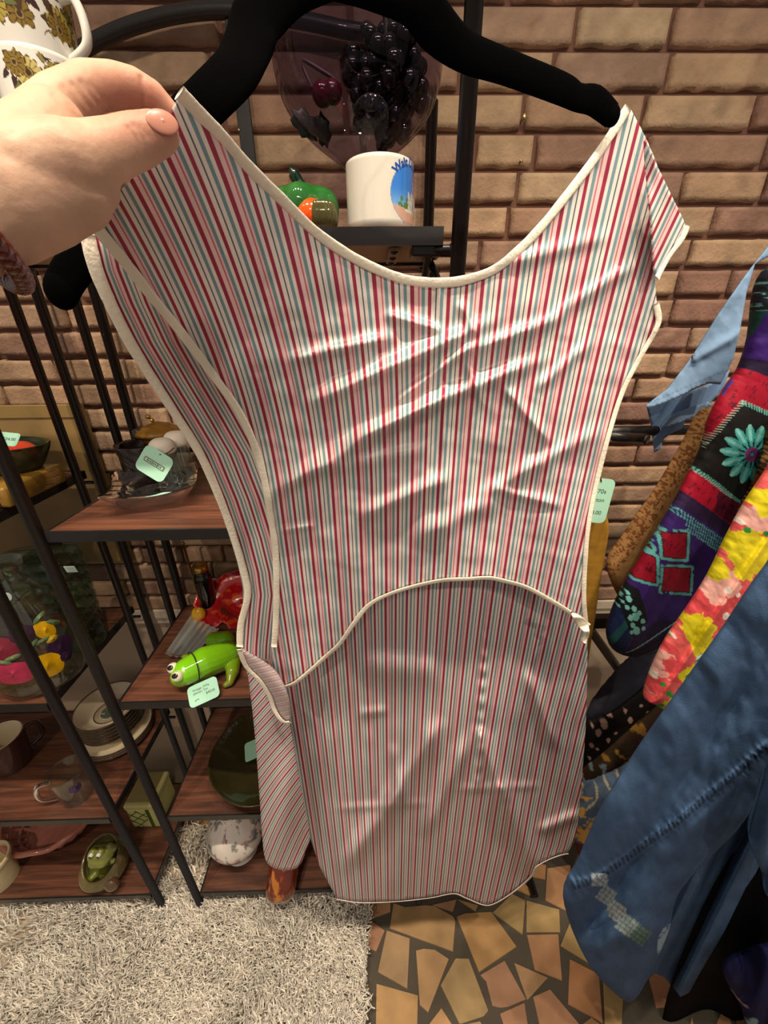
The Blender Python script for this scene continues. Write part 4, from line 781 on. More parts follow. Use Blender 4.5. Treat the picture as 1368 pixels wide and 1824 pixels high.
onjar(84, 1186, .0265, .033, (236, 184, 10), .25); onjar(80, 1122, .0150, .0230, (226, 176, 14), .3); onjar(92, 1138, .010, .008, (200, 170, 40), 0, lift=.002); onjar(108, 1150, .024, .022, (52, 26, 64), 0, lift=.0008); onjar(118, 1168, .012, .012, (44, 20, 60), 0, lift=.002)
onjar(24, 1200, .036, .029, (176, 50, 84), .1); onjar(2, 1158, .026, .030, (124, 36, 56), 0, lift=.0008); onjar(40, 1130, .020, .018, (60, 30, 62), 0)
for x, y, r_ in ((22, 1172, .3), (5, 1180, -.4), (58, 1150, .8), (75, 1142, .1), (95, 1108, -.7), (70, 1100, .5)): onjar(x, y, .014, .0055, (96, 120, 80), r_, 'painted_leaf', .0022)
onjar(9, 1064, .009, .008, (190, 214, 214), .2, 'white_sticker', .001)
def ribbed(c, r, h, n, lab, nm='ribbed_glass'):
    pr = [(.001, .002), (r*.72, 0)]
    for i in range(n):
        z0 = h*i/n; rr = r*(.78+.22*(i+1)/n); pr += [(rr*.93, z0+h/n*.08), (rr, z0+h/n*.3), (rr, z0+h/n*.62), (rr*.94, z0+h/n*.96)]
    o = np.array(pr); i_ = [(max(a-.0035, .0006), b+.003) for a, b in o[::-1]]; mb = MB(); mb.lathe(np.concatenate([o, i_]), c, 60); return tag(obj(nm, mb, thin_glass('pale_glass', (214, 226, 218), .05, 1, 1.7)), lab, 'glass vase')
rb_ = np.array([at(150, 1140, .735)[0], .742, Zf]); RBV = ribbed(rb_, .056, at(150, 985, .742)[2]-Zf, 9, 'tall clear ribbed glass vase right of the painted fruit jar')
mb = MB(); q = at(126, 1014, .69); mb.box(q-(.011, .0006, .008), q+(.011, .0006, .008), rot=rotx(.2)); obj('sticker', mb, M('pale_sticker', (176, 196, 188), .6), RBV, smooth=False)
ribbed(np.array([at(58, 1080, .80)[0], .815, Zf]), .050, .20, 8, 'shorter clear ribbed glass vase behind the painted fruit jar')
# ---- fourth shelf, left unit: plates, bowls, mugs
Zq = .4835; pc = np.array([-.788, .792, Zq]); NP = 3
mo = np.array([228, 216, 188.])
def rimmed(A, Z, R): return None
def plate(c, r, h, deep, lab, grp, nm, motif=False):
    pr = cat([(.001, .0005), (r*.5, 0), (r*.56, .002), (r*.80, h*.45), (r*.985, h*.93), (r, h), (r*.985, h+.0016), (r*.80, h*.5+.003), (r*.55, .0055), (r*.3, .0048), (.001, .0046)], 4)
    def colf(P, a):
        rr = np.hypot(P[..., 0], P[..., 1]); c_ = np.broadcast_to(mo, P.shape).copy(); z = P[..., 2]; c_[(rr > r*.955)] = (66, 46, 40)
        if motif:
            up = np.arange(len(P))[:, None]*np.ones(P.shape[1]) > len(P)*.55; d = np.hypot(P[..., 0]+.0, P[..., 1]); g = up & (d < r*.30) & (fbm(P[..., 0]*140, P[..., 1]*140, 3) > .30); c_[g] = (96, 124, 104); k = up & (d > r*.46) & (d < r*.49); c_[k] = (70, 52, 44)
            k = up & (d > r*.33) & (d < r*.47) & (np.abs(np.sin(a*20))[None]*np.ones(P.shape[:2]) < .3); c_[k] = (110, 92, 78)
        return c_
    if motif: pr = np.concatenate([pr[:24], np.array([pr[23]+(pr[-1]-pr[23])*0])[:0], pr[24:]]); pr = np.concatenate([pr[:28], cat([tuple(pr[28]), (r*.62, .0062), (r*.50, .0054), (r*.48, .0053), (r*.45, .0052), (r*.40, .0051), (r*.35, .005), (r*.3, .0049), (r*.2, .0048), (r*.1, .0047), (.001, .0046)], 3)])
    mb = MB(); mb.lathe(pr, c, 120, col=colf); o = obj(nm, mb, WHITE); return tag(o, lab, 'plate' if nm == 'plate' else 'bowl', grp)
ordw = ['lowest', 'second from the bottom', 'third from the bottom', 'fourth from the bottom', 'fifth from the bottom', 'second from the top']
for k in range(3): plate(pc+(0, 0, .0085*k), .094, .013, 0, 'dark-rimmed cream plate, %s in the stack under the bowls' % ordw[k] if k < 2 else 'dark-rimmed cream plate, topmost plate, right under the bowls', 'cream plates in the stack', 'plate')
zb = .0085*2+.010
for k in range(6):
    lab = ('dark-rimmed cream bowl, %s of the bowls on the plates' % ordw[k]) if k < 5 else 'cream bowl with a green centre motif, topmost of the bowl stack'
    plate(pc+(0, 0, zb+.0125*k), .082, .034, 1, lab, 'cream bowls in the stack', 'cereal_bowl', k == 5)
def cup(c, r, h, mat, lab, nm, a0, out, rad, inner=None, hmat=None, taper=.9):
    t = thing(nm, c, lab, 'mug'); o = cat([(.001, .003), (r*taper*.85, 0), (r*taper, .004), (r*(taper+1)/2, h*.45), (r, h-.002), (r-.0012, h)], 5); i = [(max(a-.0032, .0006), b+(.004 if b < .02 else 0)) for a, b in o[::-1]]; mb = MB(); mb.lathe(np.concatenate([o, i]) if inner is None else o, c, 64); obj('body', mb, mat, t)
    if inner is not None: mb = MB(); mb.lathe([(r-.0012, h)]+list(i), c, 64); obj('inside', mb, inner, t)
    if out: obj('handle', ears(c, a0, r*.95, h*.16, h*.8, out, rad), hmat or mat, t)
    return t
cm = np.array([at(128, 1400, .618)[0], .622, Zq]); t = cup(cm, .041, .098, CG, 'clear glass mug with an orange and purple print, in front of the stacked bowls', 'glass_mug', -1.15, .032, .0058, hmat=M('handle_glass', (236, 242, 238), .03, trans=1, ior=1.3), taper=.84)
def oncup(px, py, w, h_, col, nm):
    dx, dy, dz = ray(px, py); R0 = .0405; a_ = dx*dx+dy*dy; b_ = -2*(dx*cm[0]+dy*cm[1]); c_ = cm[0]**2+cm[1]**2-R0*R0; D = max(b_*b_-4*a_*c_, 0); tt = (-b_-math.sqrt(D))/(2*a_); P = np.array([dx*tt, dy*tt, dz*tt+H]); az = math.atan2(P[0]-cm[0], -(P[1]-cm[1])); v = []
    for k in (1, .6, .01):
        for a in np.linspace(0, 2*PI, 22, endpoint=False):
            th = az+w*k*math.cos(a)/.041; z = np.clip(P[2]+h_*k*math.sin(a)*(1+.2*math.sin(3*a)), Zq+.006, Zq+.094); rr = np.interp(z-Zq, [.004, .044, .096], [.0345, .0378, .041])+.0007; v.append([cm[0]+math.sin(th)*rr, cm[1]-math.cos(th)*rr, z])
    mb = MB(); mb.grid(np.array(v).reshape(3, 22, 3), cv=True, col=col); mb.f.append(tuple(44+i for i in range(22))); mb.mi.append(0); obj(nm, mb, PNT, t)
oncup(116, 1350, .016, .014, (206, 140, 24), 'painted_orange'); oncup(112, 1385, .020, .014, (150, 134, 118), 'painted_grapes'); oncup(135, 1405, .014, .013, (66, 50, 96), 'painted_plum')
km = np.array([at(10, 1345, .70)[0]-.006, .712, Zq]); cup(km, .052, .105, M('brown_glaze', (70, 46, 40), .15, coat=.8), 'dark brown mug with a cream inside, at the left edge behind the glass mug', 'mug', 2.6, .03, .006, inner=M('cream_inside', (220, 206, 176), .25, coat=.3), taper=.8)
# ---- fourth shelf, near unit: big dark glass bowl
kb = np.array([-.322, .690, Zq]); t = thing('glass_bowl', kb, 'large dark olive brown glass bowl on the fourth shelf, beside the dress', 'glass bowl')
o_ = cat([(.001, .001), (.055, 0), (.060, .003), (.095, .016), (.128, .040), (.139, .056), (.137, .058), (.124, .044), (.092, .021), (.055, .008), (.001, .007)], 5); mb = MB(); mb.lathe(o_, kb, 110, warp=RIB(5, .012)); obj('body', mb, M('dark_olive_glass', (50, 46, 20), .1, ior=1.5, coat=1, bump=(160, .5, .002)), t)
price_tag('dull mint tag lying inside the large dark glass bowl', atz(447, 1337, Zq+.022), .050, .036, (-.25, -.35, 1), None, lines=(), rot=-.7)
# ---- bottom shelf: vase, amber shoe, frog cup, basket, pot, lattice box
Z5 = .0945; vc = np.array([-.448, .672, Z5]); def_h = .21
def vcol(A, Z):
    x = A*.06; c = np.array([226, 220, 212.])*np.ones(A.shape+(3,)); n = fbm(x*60, Z*60, 3, 3); c[n > .55] = (158, 160, 158); c[(n > .60)] = (122, 128, 130); p = fbm(x*48+7, Z*48, 13, 3); c[p > .60] = (190, 150, 150); c[(p > .66)] = (140, 104, 108); c[Z < .02] = (232, 228, 220); return c
mb = MB(); mb.lathe(cat([(.001, .002), (.046, 0), (.048, .003), (.046, .014), (.040, .022)], 4).tolist()+cat([(.041, .024), (.058, .040), (.078, .075), (.084, .11), (.070, .155), (.042, .19), (.036, .21), (.042, .225), (.036, .223), (.03, .20), (.001, .19)], 9).tolist(), vc, 160, col=cyl_paint(vcol)); tag(obj('vase', mb, WHITE), 'round white porcelain vase with grey and pink flowers, on the bottom shelf beside the dress', 'vase')
def ambcol(P):
    n = fbm(P[:, 0]*70, P[:, 2]*60, 5, 4)[:, None]; k = ss(.5, .62, n); return np.array([104, 34, 8.])*(1-k)+np.array([196, 120, 30.])*k
a0 = atz(500, 1578, Z5+.034); v, f = organic([[(a0+(.004, .004, .002), .040), (a0+(.004, .04, .020), .044), (a0+(.028, .09, .03), .036), (a0+(.05, .14, .04), .028)], [(a0+(-.010, -.004, -.004), .032), (a0+(.012, -.002, -.004), .032)]], .0022, 5)
v[:, 2] = np.maximum(v[:, 2], Z5); mb = MB(); mb.add(v, f, ambcol(v)); tag(obj('amber_ornament', mb, M('amber_drip_glaze', attr=True, rough=.08, coat=1, bump=(70, .3, .002))), 'rounded amber brown glazed ornament on the bottom shelf, just under the striped dress', 'ornament')
fc = np.array([-.838, .607, Z5]); t = thing('frog_planter', fc, 'olive green frog sitting in a brown open eggshell cup, on the bottom left shelf', 'ornament')
OL = M('olive_glaze', attr=True, rough=.16, coat=.8, bump=(50, .3))
def egg(P, a): return P*1
mb = MB(); av = np.linspace(0, 2*PI, 64, endpoint=False); pr = cat([(.001, .002), (.026, 0), (.040, .012), (.048, .035), (.046, .060), (.038, .085)], 5); rings = []
for k, (r, z) in enumerate(pr):
    fr = np.clip((z-.03)/.055, 0, 1); zz = z-fr*.042*(np.cos(av) > -2)*(.5+.5*np.cos(av)); rings.append(np.stack([np.sin(av)*r, -np.cos(av)*r, zz], -1))
inr = [np.stack([x[:, 0]*.88, x[:, 1]*.88, np.maximum(x[:, 2], .006)], -1) for x in rings[::-1]]
def eggc(P): s = ss(.0, .05, P[:, 2])[:, None]; n = fbm(P[:, 0]*50, P[:, 2]*50, 7)[:, None]; return np.array([150, 158, 88.])*(1-s)+np.array([92, 80, 46.])*s*(.7+.6*n)
RR = np.array(rings+inr); mb.grid(RR+fc, cv=True, col=eggc(RR.reshape(-1, 3)), flip=True); obj('shell_cup', mb, OL, t)
hd2 = fc+(.014, -.006, .092); v, f = organic([[(fc+(0, .004, .022), .024), (fc+(.004, 0, .050), .016), (fc+(.010, -.004, .070), .011)], [(hd2+(-.010, 0, 0), .017), (hd2+(.010, 0, 0), .017)], [(hd2+(-.008, -.010, -.006), .013), (hd2+(.008, -.010, -.006), .013)], [(fc+(.010, 0, .058), .007), (fc+(.026, -.006, .056), .006), (fc+(.036, -.010, .072), .0055)], [(fc+(.02, .004, .06), .006), (fc+(.040, .002, .098), .0055), (fc+(.034, 0, .108), .006)], [(fc+(-.006, -.010, .034), .008), (fc+(-.018, -.026, .030), .007), (fc+(-.022, -.032, .026), .006)], [(hd2+(-.008, -.004, .016), .008), (hd2+(-.008, -.004, .017), .008)], [(hd2+(.008, -.004, .016), .008), (hd2+(.008, -.004, .017), .008)]], .0016, 3)
mb = MB(); mb.add(v, f, np.array([120, 126, 52.])*(.75+.4*fbm(v[:, 0]*70, v[:, 2]*70, 4)[:, None])); obj('frog', mb, OL, t)
for s in (-1, 1):
    e = hd2+(s*.008, -.0105, .019); mb = MB(); mb.ell(e, .0050, seg=14); E_ = obj('eye', mb, M('frog_eye', (210, 214, 206), .1, coat=1), t); mb = MB(); mb.ell(e+(0, -.0042, -.0005), (.0026, .0014, .003), seg=10); obj('pupil', mb, M('frog_pupil', (30, 30, 20), .2), E_)
mb = MB(); mb.ell(fc+(.036, -.034, .030), (.015, .012, .015), seg=20); obj('snail_shell', mb, M('brown_drip', (84, 60, 40), .08, coat=1), t); t.scale = (1.32,)*3; t.location.x += .006; t.location.y += .012
# lattice basket
bk = np.array([-1.075, .745, Z5]); t = thing('lattice_basket', bk, 'pink ceramic basket with an open lattice side, on the bottom left shelf', 'basket'); PK = M('pink_glaze', (190, 122, 108), .2, coat=.6, var=(40, .25))
mb = MB(); mb.lathe(cat([(.001, .003), (.080, 0), (.085, .004), (.084, .009), (.001, .008)], 3), bk, 60, sy=.8); obj('base', mb, PK, t)
mb = MB(); av = np.linspace(0, 2*PI, 72, endpoint=False); mb.tube(np.stack([np.sin(av)*.135, -np.cos(av)*.108, .072+.004*np.sin(av*9)], -1)+bk, .008, 10, closed=True); obj('rim', mb, PK, t)
for k in range(22):
    a = 2*PI*k/22; b = a+.34; mb = MB(); mb.tube(cat([bk+(math.sin(a)*.083, -math.cos(a)*.067, .006), bk+(math.sin(a+.1)*.112, -math.cos(a+.1)*.090, .032), bk+(math.sin(b)*.134, -math.cos(b)*.107, .072)], 5), .0055, 8); obj('lattice_strip', mb, PK, t)
for k in range(2): mb = MB(); r_ = (.100, .120)[k]; mb.tube(np.stack([np.sin(av)*r_, -np.cos(av)*r_*.8, np.full(72, (.022, .045)[k])], -1)+bk, .0045, 8, closed=True); obj('hoop', mb, PK, t)
pt = np.array([at(8, 1560, .605)[0]-.03, .612, Z5]); mb = MB(); mb.lathe(cat([(.001, .002), (.040, 0), (.0445, .004), (.047, .05), (.049, .085), (.053, .088), (.053, .098), (.049, .1), (.045, .09), (.043, .02), (.001, .012)], 5), pt, 56); tag(obj('pot', mb, M('cream_pot', (214, 200, 160), .25, coat=.4, var=(20, .2))), 'cream glazed pot at the left edge of the bottom shelf', 'pot')
lb = (-.822, .735, Z5); LW, LD, LH = .090, .105, .120; t = thing('lattice_box', (lb[0]+LW/2, lb[1]+LD/2, Z5), 'pale green box with dark green lattice pattern, at the back of the bottom shelf', 'box')
mb = MB(); mb.box(lb, (lb[0]+LW, lb[1]+LD, Z5+LH-.022), bev=.004); obj('body', mb, M('pale_green_card', (196, 196, 128), .7, var=(30, .15)), t, smooth=False); mb = MB(); mb.box((lb[0]-.002, lb[1]-.002, Z5+LH-.0215), (lb[0]+LW+.002, lb[1]+LD+.002, Z5+LH), bev=.004); obj('lid', mb, M('pale_green_lid', (182, 178, 118), .7), t, smooth=False)
DG = M('dark_green_line', (62, 82, 28), .7); mb = MB()
mb.box((lb[0]+LW*.68, lb[1]-.0012, Z5+.002), (lb[0]+LW*.80, lb[1]-.0002, Z5+LH-.023)); obj('green_band', mb, DG, t, smooth=False); mb = MB()
for (x0, z0, x1, z1) in ((.02, .62, .38, .92), (.02, .30, .64, .80), (.14, .04, .64, .46), (.02, .80, .52, .36), (.02, .46, .42, .08), (.3, .95, .66, .60)):
    mb.tube([(lb[0]+LW*x0, lb[1]-.0006, Z5+(LH-.022)*z0), (lb[0]+LW*x1, lb[1]-.0006, Z5+(LH-.022)*z1)], .0012, 6)
obj('lattice_pattern', mb, DG, t)
# ================================================================ GARMENTS ON THE RAIL
CL = dict(rough=.8, attr=True, spec=.25)
def garment(name, label, cat_, outline, Yf, step, col, mat, inflate=(26, .012), sm=1, part=None, parent=None):
    mb, _ = sheet(outline, Yf, step, col=col, inflate=inflate, smooth_n=sm); o = obj(name, mb, mat, parent)
    return tag(o, label, cat_) if label else o
# --- light blue shirt with a wide short sleeve
t = thing('blue_shirt', at(1300, 600, .72)*(1, 1, 0)+(0, 0, .9), 'light blue short-sleeved cotton shirt on the rail, its wide sleeve hanging before the bricks', 'shirt')
bl_ = [(1440, 380), (1368, 440), (1330, 488), (1280, 560), (1230, 640), (1190, 692), (1150, 723), (1155, 727), (1178, 720), (1210, 707), (1240, 692), (1262, 683), (1283, 685), (1292, 668), (1306, 640), (1318, 590), (1330, 520), (1345, 470), (1440, 420)]
Ybl = lambda x, y: .70+.012*np.sin((x+y*.75)/26.)*ss(520, 660, y)-.010*np.exp(-(((y-610)+(x-1290)*.55)/9.)**2)*(x > 1235)*.6+.006*(fbm(x/40, y/40, 3)-.5)
def cb(x, y):
    c = np.array([136, 172, 212.])*(.93+.14*fbm(x/9, y/9, 5, 3))[:, None]; s = np.abs((y-672)+(x-1265)*.42) < 1.2; c[s & (x < 1290)] = (112, 146, 186); return c
BM = M('blue_chambray', bump=(900, .2), **CL); mb, _ = sheet(bl_, Ybl, 4, col=cb, thick=.002); obj('sleeve', mb, BM, t)
bk_ = [(1152, 722), (1160, 755), (1166, 806), (1176, 800), (1182, 782), (1196, 772), (1214, 764), (1226, 740), (1262, 722), (1290, 690), (1300, 660), (1265, 684), (1210, 706)]
mb, _ = sheet(bk_, lambda x, y: .745+.012*np.sin(x/11.+y/19.), 4, col=lambda x, y: np.array([116, 148, 188.])*np.ones((len(x), 3)), thick=.002, smooth_n=0); obj('sleeve_lining', mb, BM, t)  # same cloth in a darker blue, shade inside the sleeve put into its colour
fc_ = [(1176, 759), (1190, 742), (1225, 728), (1262, 716), (1268, 722), (1240, 742), (1205, 756), (1180, 764)]
mb, _ = sheet(fc_, lambda x, y: .722+.004*np.sin(x/14.), 4, col=lambda x, y: np.array([136, 172, 212.])*np.ones((len(x), 3)), thick=.002); obj('folded_hem', mb, BM, t)
# --- tan lace garment
tn = [(1250, 728), (1215, 790), (1170, 866), (1135, 915), (1108, 955), (1086, 985), (1080, 1008), (1090, 1040), (1104, 1062), (1122, 1040), (1150, 990), (1195, 930), (1260, 830), (1300, 740)]
def ctn(x, y):
    c = np.array([176, 134, 84.])*(.85+.3*fbm(x/8, y/8, 3, 3))[:, None]; d = (y-1000)+(x-1095)*1.45; e = vn(x/2.6, y/2.6, 77) > .56; k = (d > 70) & e; c[k] = (128, 92, 60); c[(d < 14) & e] = (122, 76, 44); c[d > 92] *= .75; return c
garment('tan_blouse', 'tan lace sleeve on the rail, between the light blue shirt and the purple patchwork jacket', 'blouse', tn, lambda x, y: .672+.008*np.sin((x*.8+y*.5)/14.), 1.8, ctn, M('tan_lace', **CL), (22, .012))
# --- purple patchwork jacket
pj = [(1440, 450), (1376, 470), (1348, 512), (1336, 600), (1318, 655), (1294, 690), (1265, 745), (1250, 800), (1225, 850), (1205, 890), (1175, 940), (1150, 980), (1120, 1030), (1100, 1065), (1086, 1100), (1080, 1130), (1090, 1155), (1115, 1167), (1150, 1165), (1185, 1152), (1215, 1135), (1240, 1095), (1270, 1045), (1290, 985), (1310, 930), (1345, 880), (1440, 820)]
def cpj(x, y):
    n = len(x); c = np.array([58, 34, 112.])*(.78+.4*fbm(x/26, y/26, 9, 3))[:, None]; Pn = lambda *p: inpoly(list(p), x, y); f1 = fbm(x/5, y/5, 2, 3); st = fbm((x+y*.6)/3, (y-x*.6)/11, 6, 3)
    k = Pn((1300, 440), (1440, 440), (1440, 560), (1352, 640), (1322, 668), (1296, 690)); c[k] = (26, 30, 44); c[k & (f1 > .58)] = (96, 150, 150); c[k & (y > 555) & (x < 1352)] = np.array([30, 74, 72])
    k = Pn((1348, 560), (1440, 520), (1440, 700), (1318, 660)); c[k] = (62, 32, 122); k = Pn((1318, 636), (1440, 660), (1440, 700), (1316, 660)); c[k] = (36, 24, 58)
    red = Pn((1312, 652), (1372, 682), (1440, 700), (1440, 760), (1345, 775), (1300, 930), (1292, 938), (1194, 858), (1235, 800), (1262, 745), (1286, 700)); c[red] = (164, 16, 46); c[red & (st > .60)] = (106, 14, 40); c[red & (f1 > .66) & (st > .5)] = (70, 14, 40)
    k = Pn((1300, 650), (1313, 662), (1278, 716), (1266, 706)); c[k] = (40, 66, 150)
    blk = Pn((1304, 713), (1364, 740), (1350, 800), (1328, 862), (1310, 897), (1228, 830), (1252, 788), (1276, 748)); c[blk] = (24, 26, 28)
    ed = segdist([(1304, 713), (1364, 740)], x, y, False); c[(ed < 4.2) & ((x*1.0 % 4.4) < 2.6)] = (96, 196, 186); ed = segdist([(1304, 713), (1276, 748), (1252, 788), (1228, 830)], x, y, False); c[(ed < 3.4) & ((y % 4.2) < 2.1)] = (170, 200, 180); ed = segdist([(1228, 830), (1310, 897)], x, y, False); c[(ed < 4.2) & (((x+y) % 5) < 2.8)] = (96, 196, 186)
    fx, fy = 1319, 803
    for k in range(14):
        a = 2*PI*k/14+.12; sc_ = 1 if math.cos(a) < .35 else .62; L_ = 40*sc_; dx, dy = x-fx, y-fy; u = (dx*math.cos(a)+dy*math.sin(a)); v = -dx*math.sin(a)+dy*math.cos(a); w = 2+5.4*ss(14, 34, u)*sc_; q = (u > 13) & (u < 13+L_) & (np.abs(v) < np.minimum(w, np.sqrt(np.clip(13+L_-u, 0, 99))*2.2)); c[q] = (66, 178, 178); c[q & (np.abs(v) < w*.4) & (u > 24)] = (134, 216, 212)
    r = np.hypot(x-fx, y-fy); c[r < 13] = (146, 74, 148); c[r < 4.6] = (44, 36, 80); c[r < 3.4] = (110, 170, 190)
    k = Pn((1262, 866), (1306, 892), (1290, 928), (1254, 903)); c[k] = (84, 16, 38); c[k & (st > .6)] = (46, 10, 30)
    k = Pn((1190, 858), (1296, 934), (1284, 952), (1180, 882)); c[k] = (44, 28, 66)
    for o_ in (6, 14, 22, 30):
        lx = x-1182-o_*-.25; base = 884+(x-1182)*.70+o_*1.0; c[(np.abs(y-base) < 3.2) & (((x*1.2+y*.3) % 5.2) < 2.7) & (x > 1170+o_*1.3) & (x < 1284-o_*.5) & ((o_ < 16) | (x > 1206))] = (86, 178, 174)
    for sq in (((1172, 943), (1209, 938), (1207, 985), (1169, 983)), ((1127, 982), (1159, 984), (1156, 1028), (1124, 1024)), ((1169, 998), (1216, 1000), (1214, 1044), (1164, 1041)), ((1146, 938), (1159, 942), (1157, 974), (1138, 976))):
        d = segdist(list(sq), x, y); ins = Pn(*sq); c[(d < 4.6) & ~ins & (fbm(x/7, y/7, 3) > .36)] = (96, 178, 178); c[ins] = (150, 16, 42); c[ins & (st > .60)] = (96, 12, 38); c[ins & (d < 1.5)] = (36, 16, 40)
    dk = Pn((1112, 1035), (1128, 1040), (1142, 1092), (1118, 1124), (1098, 1104), (1090, 1080)); c[dk] = (18, 22, 30)
    for (a, b, r_) in ((1107, 1043, 4), (1113, 1050, 2.5), (1103, 1055, 3.5), (1113, 1059, 4), (1096, 1063, 3), (1104, 1066, 2.4), (1109, 1073, 3.4), (1119, 1073, 4), (1127, 1079, 3.6), (1121, 1086, 6), (1113, 1089, 4.4), (1133, 1093, 4), (1116, 1101, 4), (1122, 1110, 6), (1114, 1113, 3), (1134, 1106, 3.4), (1098, 1074, 2)): c[np.hypot(x-a, (y-b)*.85) < r_] = (122, 200, 196)
    k = Pn((1060, 1060), (1100, 1078), (1114, 1124), (1090, 1180), (1060, 1180)); c[k] = np.array([26, 44, 84]); c[k & (((x*.8+y*.5) % 26) < 9)] = (30, 84, 88)
    k = Pn((1114, 1126), (1160, 1090), (1210, 1096), (1180, 1180), (1100, 1180)); c[k] = (38, 28, 62); c[k & (np.abs((y-1130)+(x-1140)*.7) < 1.1)] = (140, 190, 190); c[k & (np.abs((y-1148)+(x-1160)*.62) < 1.0)] = (120, 150, 150)
    k = Pn((1184, 1120), (1200, 1098), (1240, 1070), (1250, 1110), (1190, 1146)); c[k] = (128, 18, 48); c[np.abs((y-1094)+(x-1214)*.62) < 1.4] *= .3
    return c
garment('patchwork_jacket', 'purple and red patchwork print jacket with a teal daisy, on the rail at right', 'jacket', pj, lambda x, y: .60+.010*np.sin((x*.9+y*.45)/30.)+.008*(fbm(x/50, y/70, 8)-.5), 1.6, cpj, M('printed_silk', rough=.62, attr=True, spec=.35), (40, .022))
# --- animal print garment
an = [(1440, 730), (1388, 742), (1366, 770), (1358, 810), (1346, 850), (1326, 886), (1310, 922), (1290, 960), (1276, 1010), (1262, 1060), (1300, 1040), (1440, 860)]
def can(x, y):
    u = (x*.84+y*.54)/8.5; v = (-x*.54+y*.84)/8.5; c = np.array([120, 84, 34.])*(.6+.8*fbm(x/14, y/14, 4, 3))[:, None]; j = vn(np.floor(u)*3.1, np.floor(v)*2.7, 5); k = np.hypot((u % 1)-.5, (v % 1)-.5) < .34+.16*j; c[k] = (26, 20, 14); return c
garment('animal_print_top', 'brown and gold animal spot print top on the rail, right of the teal daisy', 'top', an, lambda x, y: .563+.008*np.sin((x-y)/22.), 2.4, can, M('spotted_chiffon', **CL), (20, .010))
# --- floral blouse
fl_ = [(1460, 700), (1368, 838), (1330, 895), (1295, 958), (1262, 1026), (1222, 1088), (1186, 1140), (1162, 1188), (1147, 1232), (1150, 1246), (1166, 1254), (1180, 1262), (1188, 1269), (1198, 1262), (1218, 1234), (1252, 1188), (1300, 1128), (1368, 1050), (1460, 1000)]
def cfl(x, y):
    c = np.array([238, 104, 104.])*np.ones((len(x), 3)); n = 8*(fbm(x/9, y/9, 3, 3)-.47)*2; c[fbm(x/34, y/34, 12, 2) > .46] = (232, 84, 92)
    def blob(a, b, r, col, e=1.0, j=1.0):
        d = np.hypot(x-a, (y-b)*e)+n*j*min(1, r/14); c[d < r] = col; return d
    for q in ((1340, 916, 24), (1278, 1030, 26), (1172, 1176, 24), (1206, 1236, 16), (1266, 1052, 16), (1160, 1214, 12), (1352, 1000, 14)): blob(*q, (246, 186, 176))
    for q in ((1166, 1210, 16), (1190, 1180, 16)): blob(*q, (240, 90, 96))
    for q in ((1322, 972, 34), (1336, 995, 22), (1272, 1010, 16), (1236, 1112, 26), (1246, 1140, 20), (1222, 1196, 22), (1352, 892, 24), (1188, 1246, 14), (1174, 1258, 9), (1316, 1070, 13), (1310, 1010, 14)): blob(*q, (238, 224, 40), 1, 1.4)
    for q in ((1236, 1122, 12), (1246, 1108, 10)): blob(*q, (214, 198, 20), .6, 1.6)
    k = np.hypot(x-1244, (y-1166)*1.1) < 17; c[k] = (226, 240, 224); c[k & (((x*.6+y) % 10) < 5)] = (50, 160, 96)
    for q in ((1318, 937, 5), (1347, 942, 5), (1216, 1194, 6), (1180, 1222, 5), (1172, 1208, 4), (1170, 1248, 5), (1191, 1126, 5), (1320, 1062, 4), (1186, 1226, 4)): blob(*q, (54, 158, 70), 1, .4)
    for q in ((1282, 1041, 6), (1280, 1087, 6), (1338, 1034, 6), (1300, 1050, 4), (1196, 1128, 3), (1314, 926, 4), (1160, 1196, 6)): blob(*q, (250, 240, 230), 1, .5)
    return c
def Yfl_(x, y):
    s = (x-1180)*.60+(y-1240)*-.0; f = np.exp(-(((x-1345)+(y-960)*.66)/7.)**2); return .50-.008*f+.006*np.sin(((x)+(y)*.66)/24.)+.006*(fbm(x/24, y/30, 3)-.5)+.012*np.exp(-(((x-1352)+(y-1010)*.66)/12.)**2)
garment('floral_blouse', 'coral pink blouse sleeve with yellow flowers, on the rail above the denim garment', 'blouse', fl_, Yfl_, 1.8, cfl, M('floral_cotton', rough=.6, attr=True, spec=.35), (30, .016))
